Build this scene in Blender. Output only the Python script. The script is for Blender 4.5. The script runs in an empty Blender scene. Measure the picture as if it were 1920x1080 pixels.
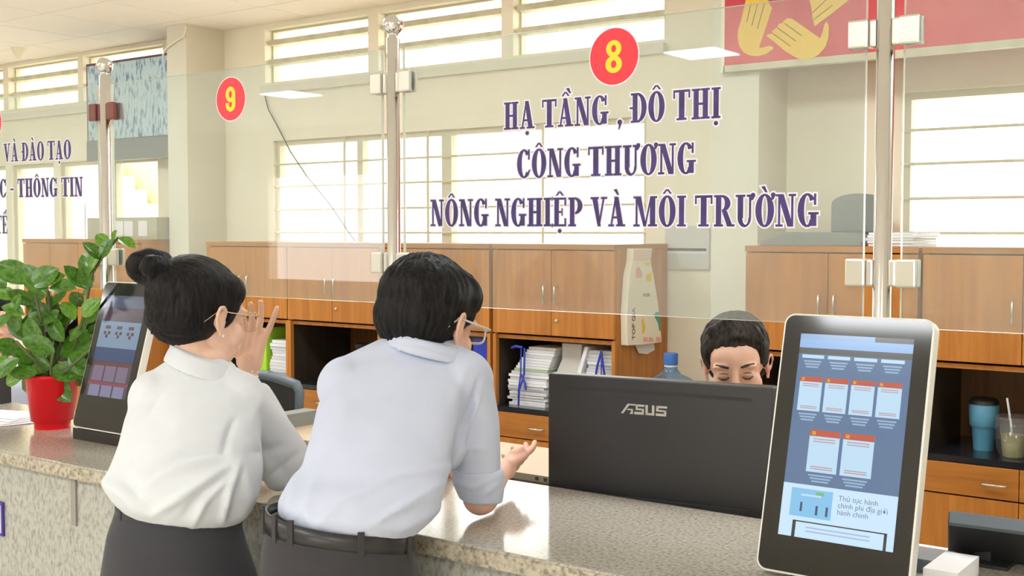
import bpy, bmesh, math, random, unicodedata
import numpy as np
from mathutils import Vector, Matrix, noise

random.seed(7)
scene = bpy.context.scene
col = scene.collection

# ------------------------------------------------------------------ camera
F = 2200.0; YAW = math.radians(36.44); PIT = math.radians(2.72); CAMZ = 1.60
U = Vector((math.cos(YAW), math.sin(YAW), 0))            # sideways, to the photo's right
V = Vector((-math.sin(YAW), math.cos(YAW), 0))           # level, away from the camera
FW = Vector((-math.sin(YAW) * math.cos(PIT), math.cos(YAW) * math.cos(PIT), -math.sin(PIT)))
DN = FW.cross(U)
CAM = Vector((0, 0, CAMZ))
cam_data = bpy.data.cameras.new('camera')
cam_data.sensor_width = 36.0
cam_data.lens = 36.0 * F / 1920.0
cam_data.clip_start = 0.02
cam = bpy.data.objects.new('camera', cam_data)
col.objects.link(cam)
cam.location = CAM
cam.rotation_euler = (math.radians(90) - PIT, 0, YAW)
scene.camera = cam

# ------------------------------------------------------------------ world, exposure
world = bpy.data.worlds.new('World'); scene.world = world
world.use_nodes = True
wn = world.node_tree.nodes; wl = world.node_tree.links
bg = wn['Background']
bg.inputs['Color'].default_value = (1.0, 0.985, 0.955, 1)
bg.inputs['Strength'].default_value = 4.6
LAMP_STRENGTH = 20.0
vs = scene.view_settings
vs.view_transform = 'Standard'; vs.look = 'None'; vs.gamma = 1.0; vs.use_curve_mapping = False
vs.exposure = 0.42
try:
    scene.cycles.max_bounces = 10; scene.cycles.transparent_max_bounces = 24
    scene.cycles.diffuse_bounces = 5; scene.cycles.sample_clamp_indirect = 6.0
    scene.cycles.caustics_reflective = False; scene.cycles.caustics_refractive = False
except Exception:
    pass

def ray(x, y): return FW + U * ((x - 960) / F) + DN * ((y - 540) / F)
def at(x, y, d): return CAM + ray(x, y) * d              # survey point: sight line + its own distance
def onY(x, y, Y): v = ray(x, y); return CAM + v * (Y / v.y)
def onZ(x, y, Z): v = ray(x, y); return CAM + v * ((Z - CAMZ) / v.z)
def onX(x, y, X): v = ray(x, y); return CAM + v * (X / v.x)
def proj_np(P):
    q = P - np.array(CAM)[None]; z = q @ np.array(FW)
    return 960 + F * (q @ np.array(U)) / z, 540 + F * (q @ np.array(DN)) / z

# ------------------------------------------------------------------ materials
def lin(r, g, b):
    def f(c):
        c /= 255.0
        return c / 12.92 if c <= 0.04045 else ((c + 0.055) / 1.055) ** 2.4
    return (f(r), f(g), f(b), 1)

def mat(name, color, rough=0.5, metal=0.0, **kw):
    m = bpy.data.materials.new(name); m.use_nodes = True
    b = m.node_tree.nodes['Principled BSDF']
    b.inputs['Base Color'].default_value = color if len(color) == 4 else (*color, 1)
    b.inputs['Roughness'].default_value = rough
    b.inputs['Metallic'].default_value = metal
    for k, v in kw.items():
        b.inputs[k.replace('_', ' ')].default_value = v
    return m

def nodes(m): return m.node_tree.nodes, m.node_tree.links, m.node_tree.nodes['Principled BSDF']

def add_noise(m, c1, c2, scale=(1, 1, 1), nscale=5.0, detail=4.0, bump=0.0, lo=0.35, hi=0.65, dist=0.0, rough=None, bdist=0.002):
    n, l, b = nodes(m)
    tc = n.new('ShaderNodeTexCoord'); mp = n.new('ShaderNodeMapping')
    mp.inputs['Scale'].default_value = scale
    nz = n.new('ShaderNodeTexNoise'); nz.inputs['Scale'].default_value = nscale
    nz.inputs['Detail'].default_value = detail; nz.inputs['Distortion'].default_value = dist
    cr = n.new('ShaderNodeValToRGB')
    cr.color_ramp.elements[0].position = lo; cr.color_ramp.elements[0].color = c1
    cr.color_ramp.elements[1].position = hi; cr.color_ramp.elements[1].color = c2
    l.new(tc.outputs['Object'], mp.inputs['Vector']); l.new(mp.outputs['Vector'], nz.inputs['Vector'])
    l.new(nz.outputs['Fac'], cr.inputs['Fac']); l.new(cr.outputs['Color'], b.inputs['Base Color'])
    if bump:
        bp = n.new('ShaderNodeBump'); bp.inputs['Strength'].default_value = bump
        bp.inputs['Distance'].default_value = bdist
        l.new(nz.outputs['Fac'], bp.inputs['Height']); l.new(bp.outputs['Normal'], b.inputs['Normal'])
    return m

M = {}
M['wall'] = add_noise(mat('wall_paint', (0.8, 0.74, 0.57), 0.8), (0.83, 0.765, 0.605, 1), (0.86, 0.80, 0.65, 1), nscale=2.5, bump=0.05)
M['wall_grey'] = add_noise(mat('wall_paint_pale', (0.76, 0.74, 0.62), 0.8), (0.70, 0.665, 0.55, 1), (0.74, 0.705, 0.59, 1), nscale=2.5)
M['tile'] = add_noise(mat('ceiling_tile', (0.82, 0.74, 0.6), 0.9), (0.91, 0.87, 0.79, 1), (0.925, 0.885, 0.81, 1), nscale=8)
M['tbar'] = mat('ceiling_grid_metal', (0.72, 0.66, 0.5), 0.5)
M['floor'] = add_noise(mat('floor_tiles', (0.7, 0.66, 0.58), 0.25), (0.76, 0.73, 0.66, 1), (0.80, 0.77, 0.70, 1), nscale=6)
M['frame'] = mat('window_frame_paint', (0.62, 0.57, 0.42), 0.5)
M['bar'] = mat('window_bar_paint', (0.66, 0.58, 0.4), 0.5)
M['slat'] = add_noise(mat('louvre_concrete', (0.6, 0.57, 0.42), 0.8), (0.54, 0.51, 0.36, 1), (0.66, 0.62, 0.48, 1), nscale=12, bump=0.1)

def glass_mat(name, tint, haze, haze_col, streak=True, gloss_rough=0.0):
    m = bpy.data.materials.new(name); m.use_nodes = True
    n = m.node_tree.nodes; l = m.node_tree.links; n.clear()
    out = n.new('ShaderNodeOutputMaterial')
    tr = n.new('ShaderNodeBsdfTransparent'); tr.inputs['Color'].default_value = (*tint, 1)
    gl = n.new('ShaderNodeBsdfGlossy'); gl.inputs['Roughness'].default_value = gloss_rough
    df = n.new('ShaderNodeBsdfDiffuse'); df.inputs['Color'].default_value = (*haze_col, 1)
    fr = n.new('ShaderNodeFresnel'); ge = n.new('ShaderNodeNewGeometry'); io = n.new('ShaderNodeMapRange')
    io.inputs['To Min'].default_value = 1.45; io.inputs['To Max'].default_value = 1 / 1.45      # same reflectance on leaving the sheet
    l.new(ge.outputs['Backfacing'], io.inputs['Value']); l.new(io.outputs['Result'], fr.inputs['IOR'])
    m1 = n.new('ShaderNodeMixShader'); m2 = n.new('ShaderNodeMixShader')
    l.new(tr.outputs[0], m1.inputs[1]); l.new(df.outputs[0], m1.inputs[2])
    if streak:
        tc = n.new('ShaderNodeTexCoord'); mp = n.new('ShaderNodeMapping'); mp.inputs['Scale'].default_value = (3, 1, 1.2)
        nz = n.new('ShaderNodeTexNoise'); nz.inputs['Scale'].default_value = 3.0; nz.inputs['Detail'].default_value = 5
        mr = n.new('ShaderNodeMapRange'); mr.inputs['From Min'].default_value = 0.3; mr.inputs['From Max'].default_value = 0.75
        mr.inputs['To Min'].default_value = haze * 0.8; mr.inputs['To Max'].default_value = haze * 1.3
        l.new(tc.outputs['Object'], mp.inputs['Vector']); l.new(mp.outputs['Vector'], nz.inputs['Vector'])
        l.new(nz.outputs['Fac'], mr.inputs['Value']); l.new(mr.outputs['Result'], m1.inputs['Fac'])
    else:
        m1.inputs['Fac'].default_value = haze
    l.new(fr.outputs[0], m2.inputs['Fac']); l.new(m1.outputs[0], m2.inputs[1]); l.new(gl.outputs[0], m2.inputs[2])
    l.new(m2.outputs[0], out.inputs['Surface'])
    return m

M['glass'] = glass_mat('partition_glass', (0.915, 0.955, 0.945), 0.088, (0.80, 0.83, 0.82))
M['glass_edge'] = mat('glass_edge', (0.86, 0.88, 0.74), 0.2)
M['pane'] = glass_mat('window_glass', (0.96, 0.97, 0.96), 0.01, (0.9, 0.9, 0.8), streak=False)
M['clear'] = glass_mat('clear_plastic', (0.93, 0.94, 0.94), 0.06, (0.9, 0.9, 0.9), streak=False)
M['lens'] = glass_mat('spectacle_lens', (0.95, 0.96, 0.97), 0.04, (0.9, 0.9, 0.9), streak=False)
M['bottle'] = glass_mat('blue_bottle_plastic', (0.50, 0.68, 0.86), 0.22, (0.25, 0.42, 0.62), streak=False)
M['steel'] = mat('polished_steel', (0.72, 0.70, 0.68), 0.16, 1.0)
M['clip'] = mat('clip_zinc', (0.66, 0.64, 0.58), 0.32, 0.75)
M['clip_red'] = mat('clip_brown_film', (0.20, 0.06, 0.05), 0.3, 0.3)
M['hole_dark'] = mat('hole_shade', (0.1, 0.08, 0.06), 0.5)

# wood: grain runs up the boards
def wood(name, c1, c2, horiz=False, rough=0.38):
    m = mat(name, c1, rough)
    add_noise(m, c1, c2, scale=(1.2, 1.2, 14) if horiz else (12, 12, 0.7), nscale=2.6, detail=5, dist=0.6, lo=0.3, hi=0.7)
    return m
M['wood'] = wood('cabinet_wood', (0.37, 0.125, 0.016, 1), (0.54, 0.21, 0.034, 1))
M['wood_h'] = wood('drawer_wood', (0.35, 0.12, 0.016, 1), (0.48, 0.185, 0.03, 1), True)
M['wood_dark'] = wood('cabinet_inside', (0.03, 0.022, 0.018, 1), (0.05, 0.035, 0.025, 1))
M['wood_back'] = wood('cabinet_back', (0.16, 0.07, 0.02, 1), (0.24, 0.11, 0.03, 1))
M['black_shelf'] = mat('black_stone_shelf', (0.018, 0.018, 0.022), 0.15)
M['chrome'] = mat('chrome', (0.62, 0.6, 0.55), 0.25, 1.0)

def granite(name, base, dark, light, scale, rough, stretch=(1, 1, 1)):
    m = mat(name, base, rough)
    n, l, b = nodes(m)
    tc = n.new('ShaderNodeTexCoord'); mp = n.new('ShaderNodeMapping'); mp.inputs['Scale'].default_value = stretch
    l.new(tc.outputs['Object'], mp.inputs['Vector'])
    n1 = n.new('ShaderNodeTexNoise'); n1.inputs['Scale'].default_value = scale; n1.inputs['Detail'].default_value = 3
    n2 = n.new('ShaderNodeTexVoronoi'); n2.inputs['Scale'].default_value = scale * 1.7
    n3 = n.new('ShaderNodeTexNoise'); n3.inputs['Scale'].default_value = 2.2; n3.inputs['Detail'].default_value = 2
    for q in (n1, n2, n3): l.new(mp.outputs['Vector'], q.inputs['Vector'])
    r1 = n.new('ShaderNodeValToRGB')
    e = r1.color_ramp.elements
    e[0].position = 0.33; e[0].color = (*dark, 1); e[1].position = 0.62; e[1].color = (*light, 1)
    k = e.new(0.45); k.color = (*base, 1)
    l.new(n1.outputs['Fac'], r1.inputs['Fac'])
    r2 = n.new('ShaderNodeValToRGB'); r2.color_ramp.elements[0].position = 0.06; r2.color_ramp.elements[1].position = 0.22
    r2.color_ramp.elements[0].color = (0.45, 0.42, 0.4, 1)
    l.new(n2.outputs['Distance'], r2.inputs['Fac'])
    mx = n.new('ShaderNodeMixRGB'); mx.blend_type = 'MULTIPLY'; mx.inputs['Fac'].default_value = 0.8
    l.new(r1.outputs['Color'], mx.inputs[1]); l.new(r2.outputs['Color'], mx.inputs[2])
    l.new(mx.outputs['Color'], b.inputs['Base Color'])
    return m
M['granite'] = granite('counter_granite', (0.40, 0.365, 0.31), (0.27, 0.235, 0.19), (0.50, 0.465, 0.41), 130, 0.12)
M['granite_edge'] = granite('counter_granite_edge', (0.40, 0.35, 0.26), (0.23, 0.19, 0.135), (0.54, 0.49, 0.39), 110, 0.4)
M['terrazzo'] = granite('counter_front_terrazzo', (0.40, 0.395, 0.35), (0.29, 0.28, 0.24), (0.48, 0.475, 0.425), 110, 0.55, (1, 1, 0.55))
M['grey_strip'] = mat('grey_mortar', (0.33, 0.30, 0.27), 0.8)
M['cream'] = mat('cream_laminate', (0.50, 0.38, 0.25), 0.4)
M['cream_edge'] = mat('cream_laminate_edge', (0.45, 0.42, 0.31), 0.5)
M['white_plastic'] = mat('white_plastic', (0.80, 0.79, 0.75), 0.35)
M['black_gloss'] = mat('black_glass', (0.022, 0.021, 0.02), 0.08)
M['black_plastic'] = mat('black_plastic', (0.03, 0.03, 0.032), 0.38)
M['black_soft'] = mat('black_matte_plastic', (0.022, 0.022, 0.024), 0.6)
M['grey_plastic'] = mat('grey_plastic', (0.12, 0.15, 0.18), 0.4)
M['silver'] = mat('silver_print', (0.55, 0.53, 0.48), 0.35, 0.3)
M['purple'] = add_noise(mat('violet_vinyl', (0.07, 0.045, 0.2), 0.4), (0.04, 0.024, 0.13, 1), (0.06, 0.035, 0.19, 1), nscale=30)
M['vinyl_white'] = mat('white_vinyl', (0.84, 0.80, 0.88), 0.4)
M['red_vinyl'] = mat('red_vinyl', (0.88, 0.035, 0.06), 0.4)
M['yellow_vinyl'] = mat('yellow_vinyl', (0.86, 0.70, 0.03), 0.4)
M['banner'] = add_noise(mat('red_banner', (0.62, 0.06, 0.07), 0.55), (0.55, 0.03, 0.06, 1), (0.70, 0.10, 0.10, 1), nscale=3, detail=3)
M['gold'] = mat('banner_gold', (0.80, 0.52, 0.06), 0.5)
M['gold_line'] = mat('banner_gold_line', (0.35, 0.20, 0.03), 0.6)
M['skin'] = add_noise(mat('skin', (0.66, 0.38, 0.27), 0.5), (0.76, 0.44, 0.32, 1), (0.82, 0.51, 0.39, 1), nscale=14)
M['skin_f'] = add_noise(mat('skin_light', (0.72, 0.44, 0.31), 0.5), (0.82, 0.52, 0.385, 1), (0.87, 0.575, 0.44, 1), nscale=14)
for k in ('skin', 'skin_f'):
    b = nodes(M[k])[2]
    b.inputs['Subsurface Weight'].default_value = 0.15
    b.inputs['Subsurface Radius'].default_value = (0.012, 0.005, 0.003)
M['hair'] = add_noise(mat('black_hair', (0.012, 0.011, 0.012), 0.5, Specular_IOR_Level=0.16), (0.004, 0.004, 0.005, 1), (0.015, 0.013, 0.013, 1),
                      scale=(60, 60, 9), nscale=3.0, detail=3, bump=0.6, bdist=0.003)
M['hair_brown'] = add_noise(mat('dark_brown_hair', (0.02, 0.016, 0.013), 0.5, Specular_IOR_Level=0.16), (0.008, 0.007, 0.007, 1), (0.045, 0.034, 0.026, 1),
                            scale=(60, 60, 10), nscale=3.0, detail=3, bump=0.6, bdist=0.003)
def cloth(name, c, bump=0.12):
    m = mat(name, c, 0.85)
    c2 = tuple(x * 0.96 for x in c[:3]) + (1,)
    add_noise(m, c2, (*c[:3], 1), nscale=18, detail=6, bump=bump, bdist=0.004)
    b = nodes(m)[2]; b.inputs['Sheen Weight'].default_value = 0.1
    return m
M['shirt_m'] = cloth('pale_blue_white_shirt', (0.56, 0.605, 0.76))
M['shirt_f'] = cloth('white_blouse', (0.69, 0.72, 0.76))
M['shirt_o'] = cloth('office_shirt', (0.62, 0.68, 0.8))
M['trousers'] = cloth('charcoal_trousers', (0.035, 0.032, 0.036))
M['skirt'] = cloth('charcoal_skirt', (0.038, 0.038, 0.046))
M['leather'] = mat('black_leather', (0.025, 0.024, 0.026), 0.33)
M['spec_clear'] = mat('clear_spectacle_frame', (0.72, 0.66, 0.62), 0.2)
M['spec_gold'] = mat('gold_wire', (0.78, 0.58, 0.36), 0.25, 0.9)
M['pearl'] = mat('pearl', (0.82, 0.8, 0.74), 0.25)
M['eye'] = mat('dark_eye', (0.03, 0.018, 0.014), 0.3)
M['brow'] = mat('eyebrow', (0.045, 0.03, 0.025), 0.8)
M['leaf'] = add_noise(mat('leaf_green', (0.09, 0.26, 0.02), 0.22), (0.035, 0.125, 0.008, 1), (0.10, 0.245, 0.022, 1), nscale=9)
M['leaf2'] = add_noise(mat('leaf_green_light', (0.16, 0.36, 0.03), 0.25), (0.08, 0.215, 0.012, 1), (0.165, 0.35, 0.03, 1), nscale=9)
M['stem'] = mat('plant_stem', (0.10, 0.13, 0.04), 0.5)
M['soil'] = mat('soil', (0.05, 0.035, 0.025), 0.95)
M['red_pot'] = mat('red_plastic', (0.78, 0.008, 0.018), 0.25, Specular_IOR_Level=0.3)
M['paper'] = mat('paper', (0.80, 0.80, 0.82), 0.8)
M['paper2'] = mat('paper_grey', (0.66, 0.66, 0.70), 0.8)
M['paper_g'] = mat('green_paper', (0.42, 0.56, 0.30), 0.8)
M['blue_ribbon'] = mat('blue_ribbon', (0.025, 0.05, 0.42), 0.4)
M['blue_folder'] = mat('blue_folder', (0.015, 0.04, 0.42), 0.45)
M['lime'] = mat('lime_binder', (0.40, 0.72, 0.035), 0.4)
M['dark_green'] = mat('dark_green_card', (0.015, 0.06, 0.035), 0.6)
M['grey_box'] = mat('grey_file_box', (0.60, 0.58, 0.55), 0.6)
M['bag'] = mat('cream_bag', (0.86, 0.79, 0.62), 0.7)
M['bag_pink'] = mat('bag_pink_print', (0.82, 0.42, 0.34), 0.7)
M['bag_pale'] = mat('bag_top_print', (0.80, 0.62, 0.54), 0.7)
M['bag_yellow'] = mat('bag_yellow_print', (0.80, 0.60, 0.06), 0.7)
M['bag_teal'] = mat('bag_teal_print', (0.10, 0.35, 0.28), 0.7)
M['ink'] = mat('dark_ink', (0.05, 0.05, 0.05), 0.7)
M['teal'] = mat('tumbler_blue', (0.13, 0.38, 0.56), 0.35)
M['tea'] = mat('yellow_tea', (0.50, 0.40, 0.06), 0.3)
M['blue_cap'] = mat('blue_cap', (0.03, 0.13, 0.42), 0.4)
M['machine'] = mat('grey_office_machine', (0.22, 0.23, 0.22), 0.6)
M['board_blue'] = add_noise(mat('blue_notice_print', (0.3, 0.42, 0.55), 0.4), (0.13, 0.17, 0.33, 1), (0.48, 0.64, 0.70, 1), scale=(22, 1, 7), nscale=2.2, detail=6, lo=0.34, hi=0.5)
M['board_grey'] = mat('grey_board_strip', (0.20, 0.21, 0.22), 0.5)
M['board_frame'] = mat('plum_board_frame', (0.12, 0.04, 0.07), 0.4)
M['sign_purple'] = mat('violet_sign_edge', (0.08, 0.05, 0.32), 0.5)
M['ext_wall'] = mat('outside_yellow_wall', (0.80, 0.68, 0.36), 0.8)
M['ext_white'] = mat('outside_white_rail', (0.85, 0.83, 0.75), 0.6)
M['ext_grey'] = mat('outside_grey_rail', (0.42, 0.40, 0.35), 0.6)
M['shoe'] = mat('black_shoe', (0.02, 0.02, 0.02), 0.3)

def emis(name, color, strength):
    m = bpy.data.materials.new(name); m.use_nodes = True
    n = m.node_tree.nodes; n.clear()
    o = n.new('ShaderNodeOutputMaterial'); e = n.new('ShaderNodeEmission')
    e.inputs['Color'].default_value = (*color[:3], 1); e.inputs['Strength'].default_value = strength
    m.node_tree.links.new(e.outputs[0], o.inputs['Surface'])
    return m
M['lamp'] = emis('lamp_diffuser', (0.96, 0.985, 1.0), LAMP_STRENGTH)
def screen_mat(name, rgb, s=0.62):
    c = lin(*rgb)
    m = mat(name, (0.02, 0.02, 0.02), 0.12)
    b = nodes(m)[2]
    b.inputs['Emission Color'].default_value = c; b.inputs['Emission Strength'].default_value = s
    return m

# ------------------------------------------------------------------ object helpers
WLOC = {}
def put(ob, parent):
    col.objects.link(ob)
    if parent is not None:
        ob.parent = parent
        ob.matrix_parent_inverse = Matrix.Translation(-WLOC.get(parent.name, Vector((0, 0, 0))))
    return ob

def tag(o, label=None, cat=None, group=None, kind=None):
    if label: o['label'] = label
    if cat: o['category'] = cat
    if group: o['group'] = group
    if kind: o['kind'] = kind
    return o

def empty(name, loc, label=None, cat=None, group=None, kind=None):
    o = bpy.data.objects.new(name, None); col.objects.link(o)
    o.empty_display_size = 0.05
    o.location = loc; WLOC[o.name] = Vector(loc)
    return tag(o, label, cat, group, kind)

class MB:
    def __init__(s): s.v = []; s.f = []; s.m = []; s.smooth = []
    def raw(s, vs, fs, m=0, sm=False):
        o = len(s.v); s.v += [Vector(p) for p in vs]
        for f in fs: s.f.append([i + o for i in f]); s.m.append(m); s.smooth.append(sm)
        return s
    def box(s, x0, x1, y0, y1, z0, z1, m=0):
        vs = [(x, y, z) for z in (z0, z1) for y in (y0, y1) for x in (x0, x1)]
        return s.raw(vs, [(0, 2, 3, 1), (4, 5, 7, 6), (0, 1, 5, 4), (2, 6, 7, 3), (0, 4, 6, 2), (1, 3, 7, 5)], m)
    def obox(s, c, ax, ay, az, hx, hy, hz, m=0):
        c = Vector(c); vs = [c + ax * (hx * i) + ay * (hy * j) + az * (hz * k) for k in (-1, 1) for j in (-1, 1) for i in (-1, 1)]
        return s.raw(vs, [(0, 2, 3, 1), (4, 5, 7, 6), (0, 1, 5, 4), (2, 6, 7, 3), (0, 4, 6, 2), (1, 3, 7, 5)], m)
    def tube(s, pts, r, n=8, m=0, caps=True):
        pts = [Vector(p) for p in pts]; rs = r if isinstance(r, (list, tuple)) else [r] * len(pts)
        ref = None; rings = []
        for i, p in enumerate(pts):
            t = (pts[min(i + 1, len(pts) - 1)] - pts[max(i - 1, 0)]).normalized()
            if ref is None:
                ref = Vector((0, 0, 1)) if abs(t.z) < 0.9 else Vector((1, 0, 0))
            a = (ref - t * ref.dot(t)).normalized(); b = t.cross(a); ref = a
            rings.append([p + (a * math.cos(2 * math.pi * k / n) + b * math.sin(2 * math.pi * k / n)) * rs[i] for k in range(n)])
        vs = [q for rg in rings for q in rg]; fs = []
        for i in range(len(rings) - 1):
            for k in range(n):
                fs.append((i * n + k, i * n + (k + 1) % n, (i + 1) * n + (k + 1) % n, (i + 1) * n + k))
        s.raw(vs, fs, m, True)
        if caps:
            s.raw(rings[0], [tuple(reversed(range(n)))], m); s.raw(rings[-1], [tuple(range(n))], m)
        return s
    def lathe(s, c, prof, n=24, m=0, sm=True):
        c = Vector(c); vs = []; fs = []
        for r, z in prof:
            for k in range(n):
                a = 2 * math.pi * k / n; vs.append(c + Vector((r * math.cos(a), r * math.sin(a), z)))
        for i in range(len(prof) - 1):
            for k in range(n):
                fs.append((i * n + k, i * n + (k + 1) % n, (i + 1) * n + (k + 1) % n, (i + 1) * n + k))
        s.raw(vs, fs, m, sm)
        if prof[0][0] > 1e-5: s.raw(vs[:n], [tuple(reversed(range(n)))], m)
        if prof[-1][0] > 1e-5: s.raw(vs[-n:], [tuple(range(n))], m)
        return s
    def prism(s, poly, d, m=0):
        """flat outline extruded along d (both faces + sides)"""
        d = Vector(d); n = len(poly); vs = [Vector(p) for p in poly] + [Vector(p) + d for p in poly]
        fs = [tuple(reversed(range(n))), tuple(range(n, 2 * n))] + [(k, (k + 1) % n, n + (k + 1) % n, n + k) for k in range(n)]
        return s.raw(vs, fs, m)
    def mesh(s, name, mats, off=Vector((0, 0, 0))):
        me = bpy.data.meshes.new(name)
        me.from_pydata([tuple(p - off) for p in s.v], [], s.f)
        for mm in (mats if isinstance(mats, (list, tuple)) else [mats]): me.materials.append(M[mm] if isinstance(mm, str) else mm)
        me.polygons.foreach_set('material_index', s.m); me.polygons.foreach_set('use_smooth', s.smooth)
        me.update(); return me
    def build(s, name, mats, parent=None, label=None, cat=None, group=None, kind=None, bevel=0.0, seg=2):
        off = Vector((0, 0, 0))
        if parent is None:
            xs = [p.x for p in s.v]; ys = [p.y for p in s.v]; zs = [p.z for p in s.v]
            off = Vector(((min(xs) + max(xs)) / 2, (min(ys) + max(ys)) / 2, min(zs)))
        me = s.mesh(name, mats, off)
        if bevel:
            bm = bmesh.new(); bm.from_mesh(me); bmesh.ops.remove_doubles(bm, verts=bm.verts, dist=1e-6)
            bmesh.ops.recalc_face_normals(bm, faces=bm.faces)
            es = [e for e in bm.edges if len(e.link_faces) == 2 and e.calc_face_angle(0) > 0.6]
            bmesh.ops.bevel(bm, geom=es, offset=bevel, segments=seg, profile=0.6, affect='EDGES')
            bm.to_mesh(me); bm.free()
        ob = bpy.data.objects.new(name, me)
        ob.location = off; WLOC[ob.name] = off.copy()
        put(ob, parent)
        return tag(ob, label, cat, group, kind)

def box(name, b, mats, parent=None, bevel=0.0, **k):
    return MB().box(*b).build(name, mats, parent, bevel=bevel, **k)

def inst(name, me, mtx, parent):
    o = bpy.data.objects.new(name, me); put(o, parent)
    o.matrix_basis = mtx; WLOC[o.name] = Vector((0, 0, 0)); return o

# ------------------------------------------------------------------ the room
ZC = 2.89; YW = 5.0
XL, XR, YF = -13.0, 4.0, -6.0
floor = box('floor', (XL, XR, YF, YW + 0.2, -0.1, 0), 'floor', kind='structure')
tag(floor, 'pale polished tile floor of the office', None)

# back wall with its window openings
OPEN = [(-5.60, -4.724, 2.525, 2.855), (-4.644, -3.762, 2.525, 2.855), (-3.685, -2.785, 2.525, 2.855),
        (-5.535, -2.88, 1.40, 2.165), (-1.64, 0.9, 1.40, 2.19),
        (-9.55, -8.57, 2.54, 2.865), (-8.50, -7.587, 2.54, 2.865), (-7.522, -6.607, 2.54, 2.865),
        (-9.55, -8.56, 0.95, 2.115), (-8.48, -7.914, 0.95, 2.115), (-7.84, -6.68, 0.95, 2.115)]
def wall_with_openings(x0, x1, z0, z1, y0, y1, opens):
    mb = MB(); xs = sorted({x0, x1} | {o[0] for o in opens} | {o[1] for o in opens})
    for a, b in zip(xs, xs[1:]):
        cuts = sorted((o[2], o[3]) for o in opens if o[0] <= a + 1e-6 and o[1] >= b - 1e-6)
        z = z0
        for c0, c1 in cuts:
            if c0 > z: mb.box(a, b, y0, y1, z, c0)
            z = c1
        if z < z1: mb.box(a, b, y0, y1, z, z1)
    return mb
wall_with_openings(XL, XR, 0, ZC + 0.2, YW, YW + 0.18, OPEN).build('wall_back', 'wall', label='cream plastered back wall with window openings', kind='structure')
box('wall_left', (XL - 0.15, XL, YF, YW + 0.18, 0, ZC + 0.2), 'wall', label='cream side wall beyond the far end of the counter', kind='structure')
box('wall_right', (XR, XR + 0.15, YF, YW + 0.18, 0, ZC + 0.2), 'wall', label='cream side wall at the near end of the counter', kind='structure')
# customer side wall behind the camera, with a doorway and two windows
wall_with_openings(XL, XR, 0, ZC + 0.2, YF - 0.15, YF, [(-11.5, -9.5, 1.0, 2.3), (-1.0, 1.2, 0.0, 2.4), (2.0, 3.4, 1.0, 2.3)]).build('wall_front', 'wall', label='cream wall of the public side with a doorway', kind='structure')

# two pillars standing proud of the back wall
MB().box(-6.17, -5.98, 4.7, YW, 0, ZC).build('pillar_1', ['wall_grey'], label='pale square pillar beside the blue notice board', kind='structure')
MB().box(-2.375, -2.155, 4.7, YW, 0, ZC).build('pillar_2', ['wall_grey'], label='pale square pillar under the end of the red banner', kind='structure')

# ceiling: slab plus grid tiles in view
ceil = box('ceiling', (XL, XR, YF, YW, ZC + 0.012, ZC + 0.2), 'tile', kind='structure', label='cream suspended ceiling with square tiles')
TX, TY = 0.585, 0.62
tile_me = MB().box(-TX / 2 + 0.004, TX / 2 - 0.004, -TY / 2 + 0.004, TY / 2 - 0.004, 0, 0.011).mesh('ceiling_tile', 'tile')
for i in range(-4, 12):
    for j in range(-1, 5):
        cx = -5.19 - TX * (i + 0.5); cy = 4.61 - TY * (j + 0.5)
        if j == -1 or cy + TY / 2 > YW:
            continue
        inst('tile', tile_me, Matrix.Translation((cx, cy, ZC)), ceil)
edge_me = MB().box(-TX / 2 + 0.004, TX / 2 - 0.004, 4.614, 4.995, 0, 0.011).mesh('ceiling_edge_tile', 'tile')
for i in range(-4, 12):
    inst('edge_tile', edge_me, Matrix.Translation((-5.19 - TX * (i + 0.5), 0, ZC)), ceil)
g = MB()
for i in range(-4, 13): g.box(-5.19 - TX * i - 0.004, -5.19 - TX * i + 0.004, 1.5, 5.0, ZC + 0.002, ZC + 0.0115)
for j in range(0, 6): g.box(-5.19 - TX * 12, -5.19 + TX * 4, 4.61 - TY * j - 0.004, 4.61 - TY * j + 0.004, ZC + 0.002, ZC + 0.0115)
g.build('grid_bars', 'tbar', ceil)

# flush ceiling lamps; middle and staff rows are unseen additions to light the hall
def ceiling_lamp(x, y, lab, r=0.31):
    e = empty('ceiling_lamp', (x, y, ZC - 0.03), lab, 'lamp', 'flush ceiling lamps')
    MB().box(x - r, x + r, y - r, y + r, ZC - 0.02, ZC + 0.012).build('lamp_frame', 'white_plastic', e)
    r -= 0.025
    MB().box(x - r, x + r, y - r, y + r, ZC - 0.03, ZC - 0.02).build('lamp_diffuser', 'lamp', e)
for y, row in ((-3.25, 'row by the entrance'), (-0.7, 'unseen middle row added to light the public area'), (3.0, 'unseen row added to light the back wall and cabinets')):
    for x, wh in ((-8.1, 'farthest'), (-6.0, 'second farthest'), (-3.9, 'middle'), (-1.8, 'second nearest'), (0.3, 'nearest')):
        if y < -3 and x in (-6.0, -1.8): continue
        ceiling_lamp(x, y, 'square flush ceiling lamp, %s of the %s' % (wh, row), 0.22 if y < -3 else 0.31)

# ------------------------------------------------------------------ windows
def frame_rect(mb, x0, x1, z0, z1, y0, y1, t):
    mb.box(x0, x0 + t, y0, y1, z0, z1); mb.box(x1 - t, x1, y0, y1, z0, z1)
    mb.box(x0 + t, x1 - t, y0, y1, z0, z0 + t); mb.box(x0 + t, x1 - t, y0, y1, z1 - t, z1)

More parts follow.
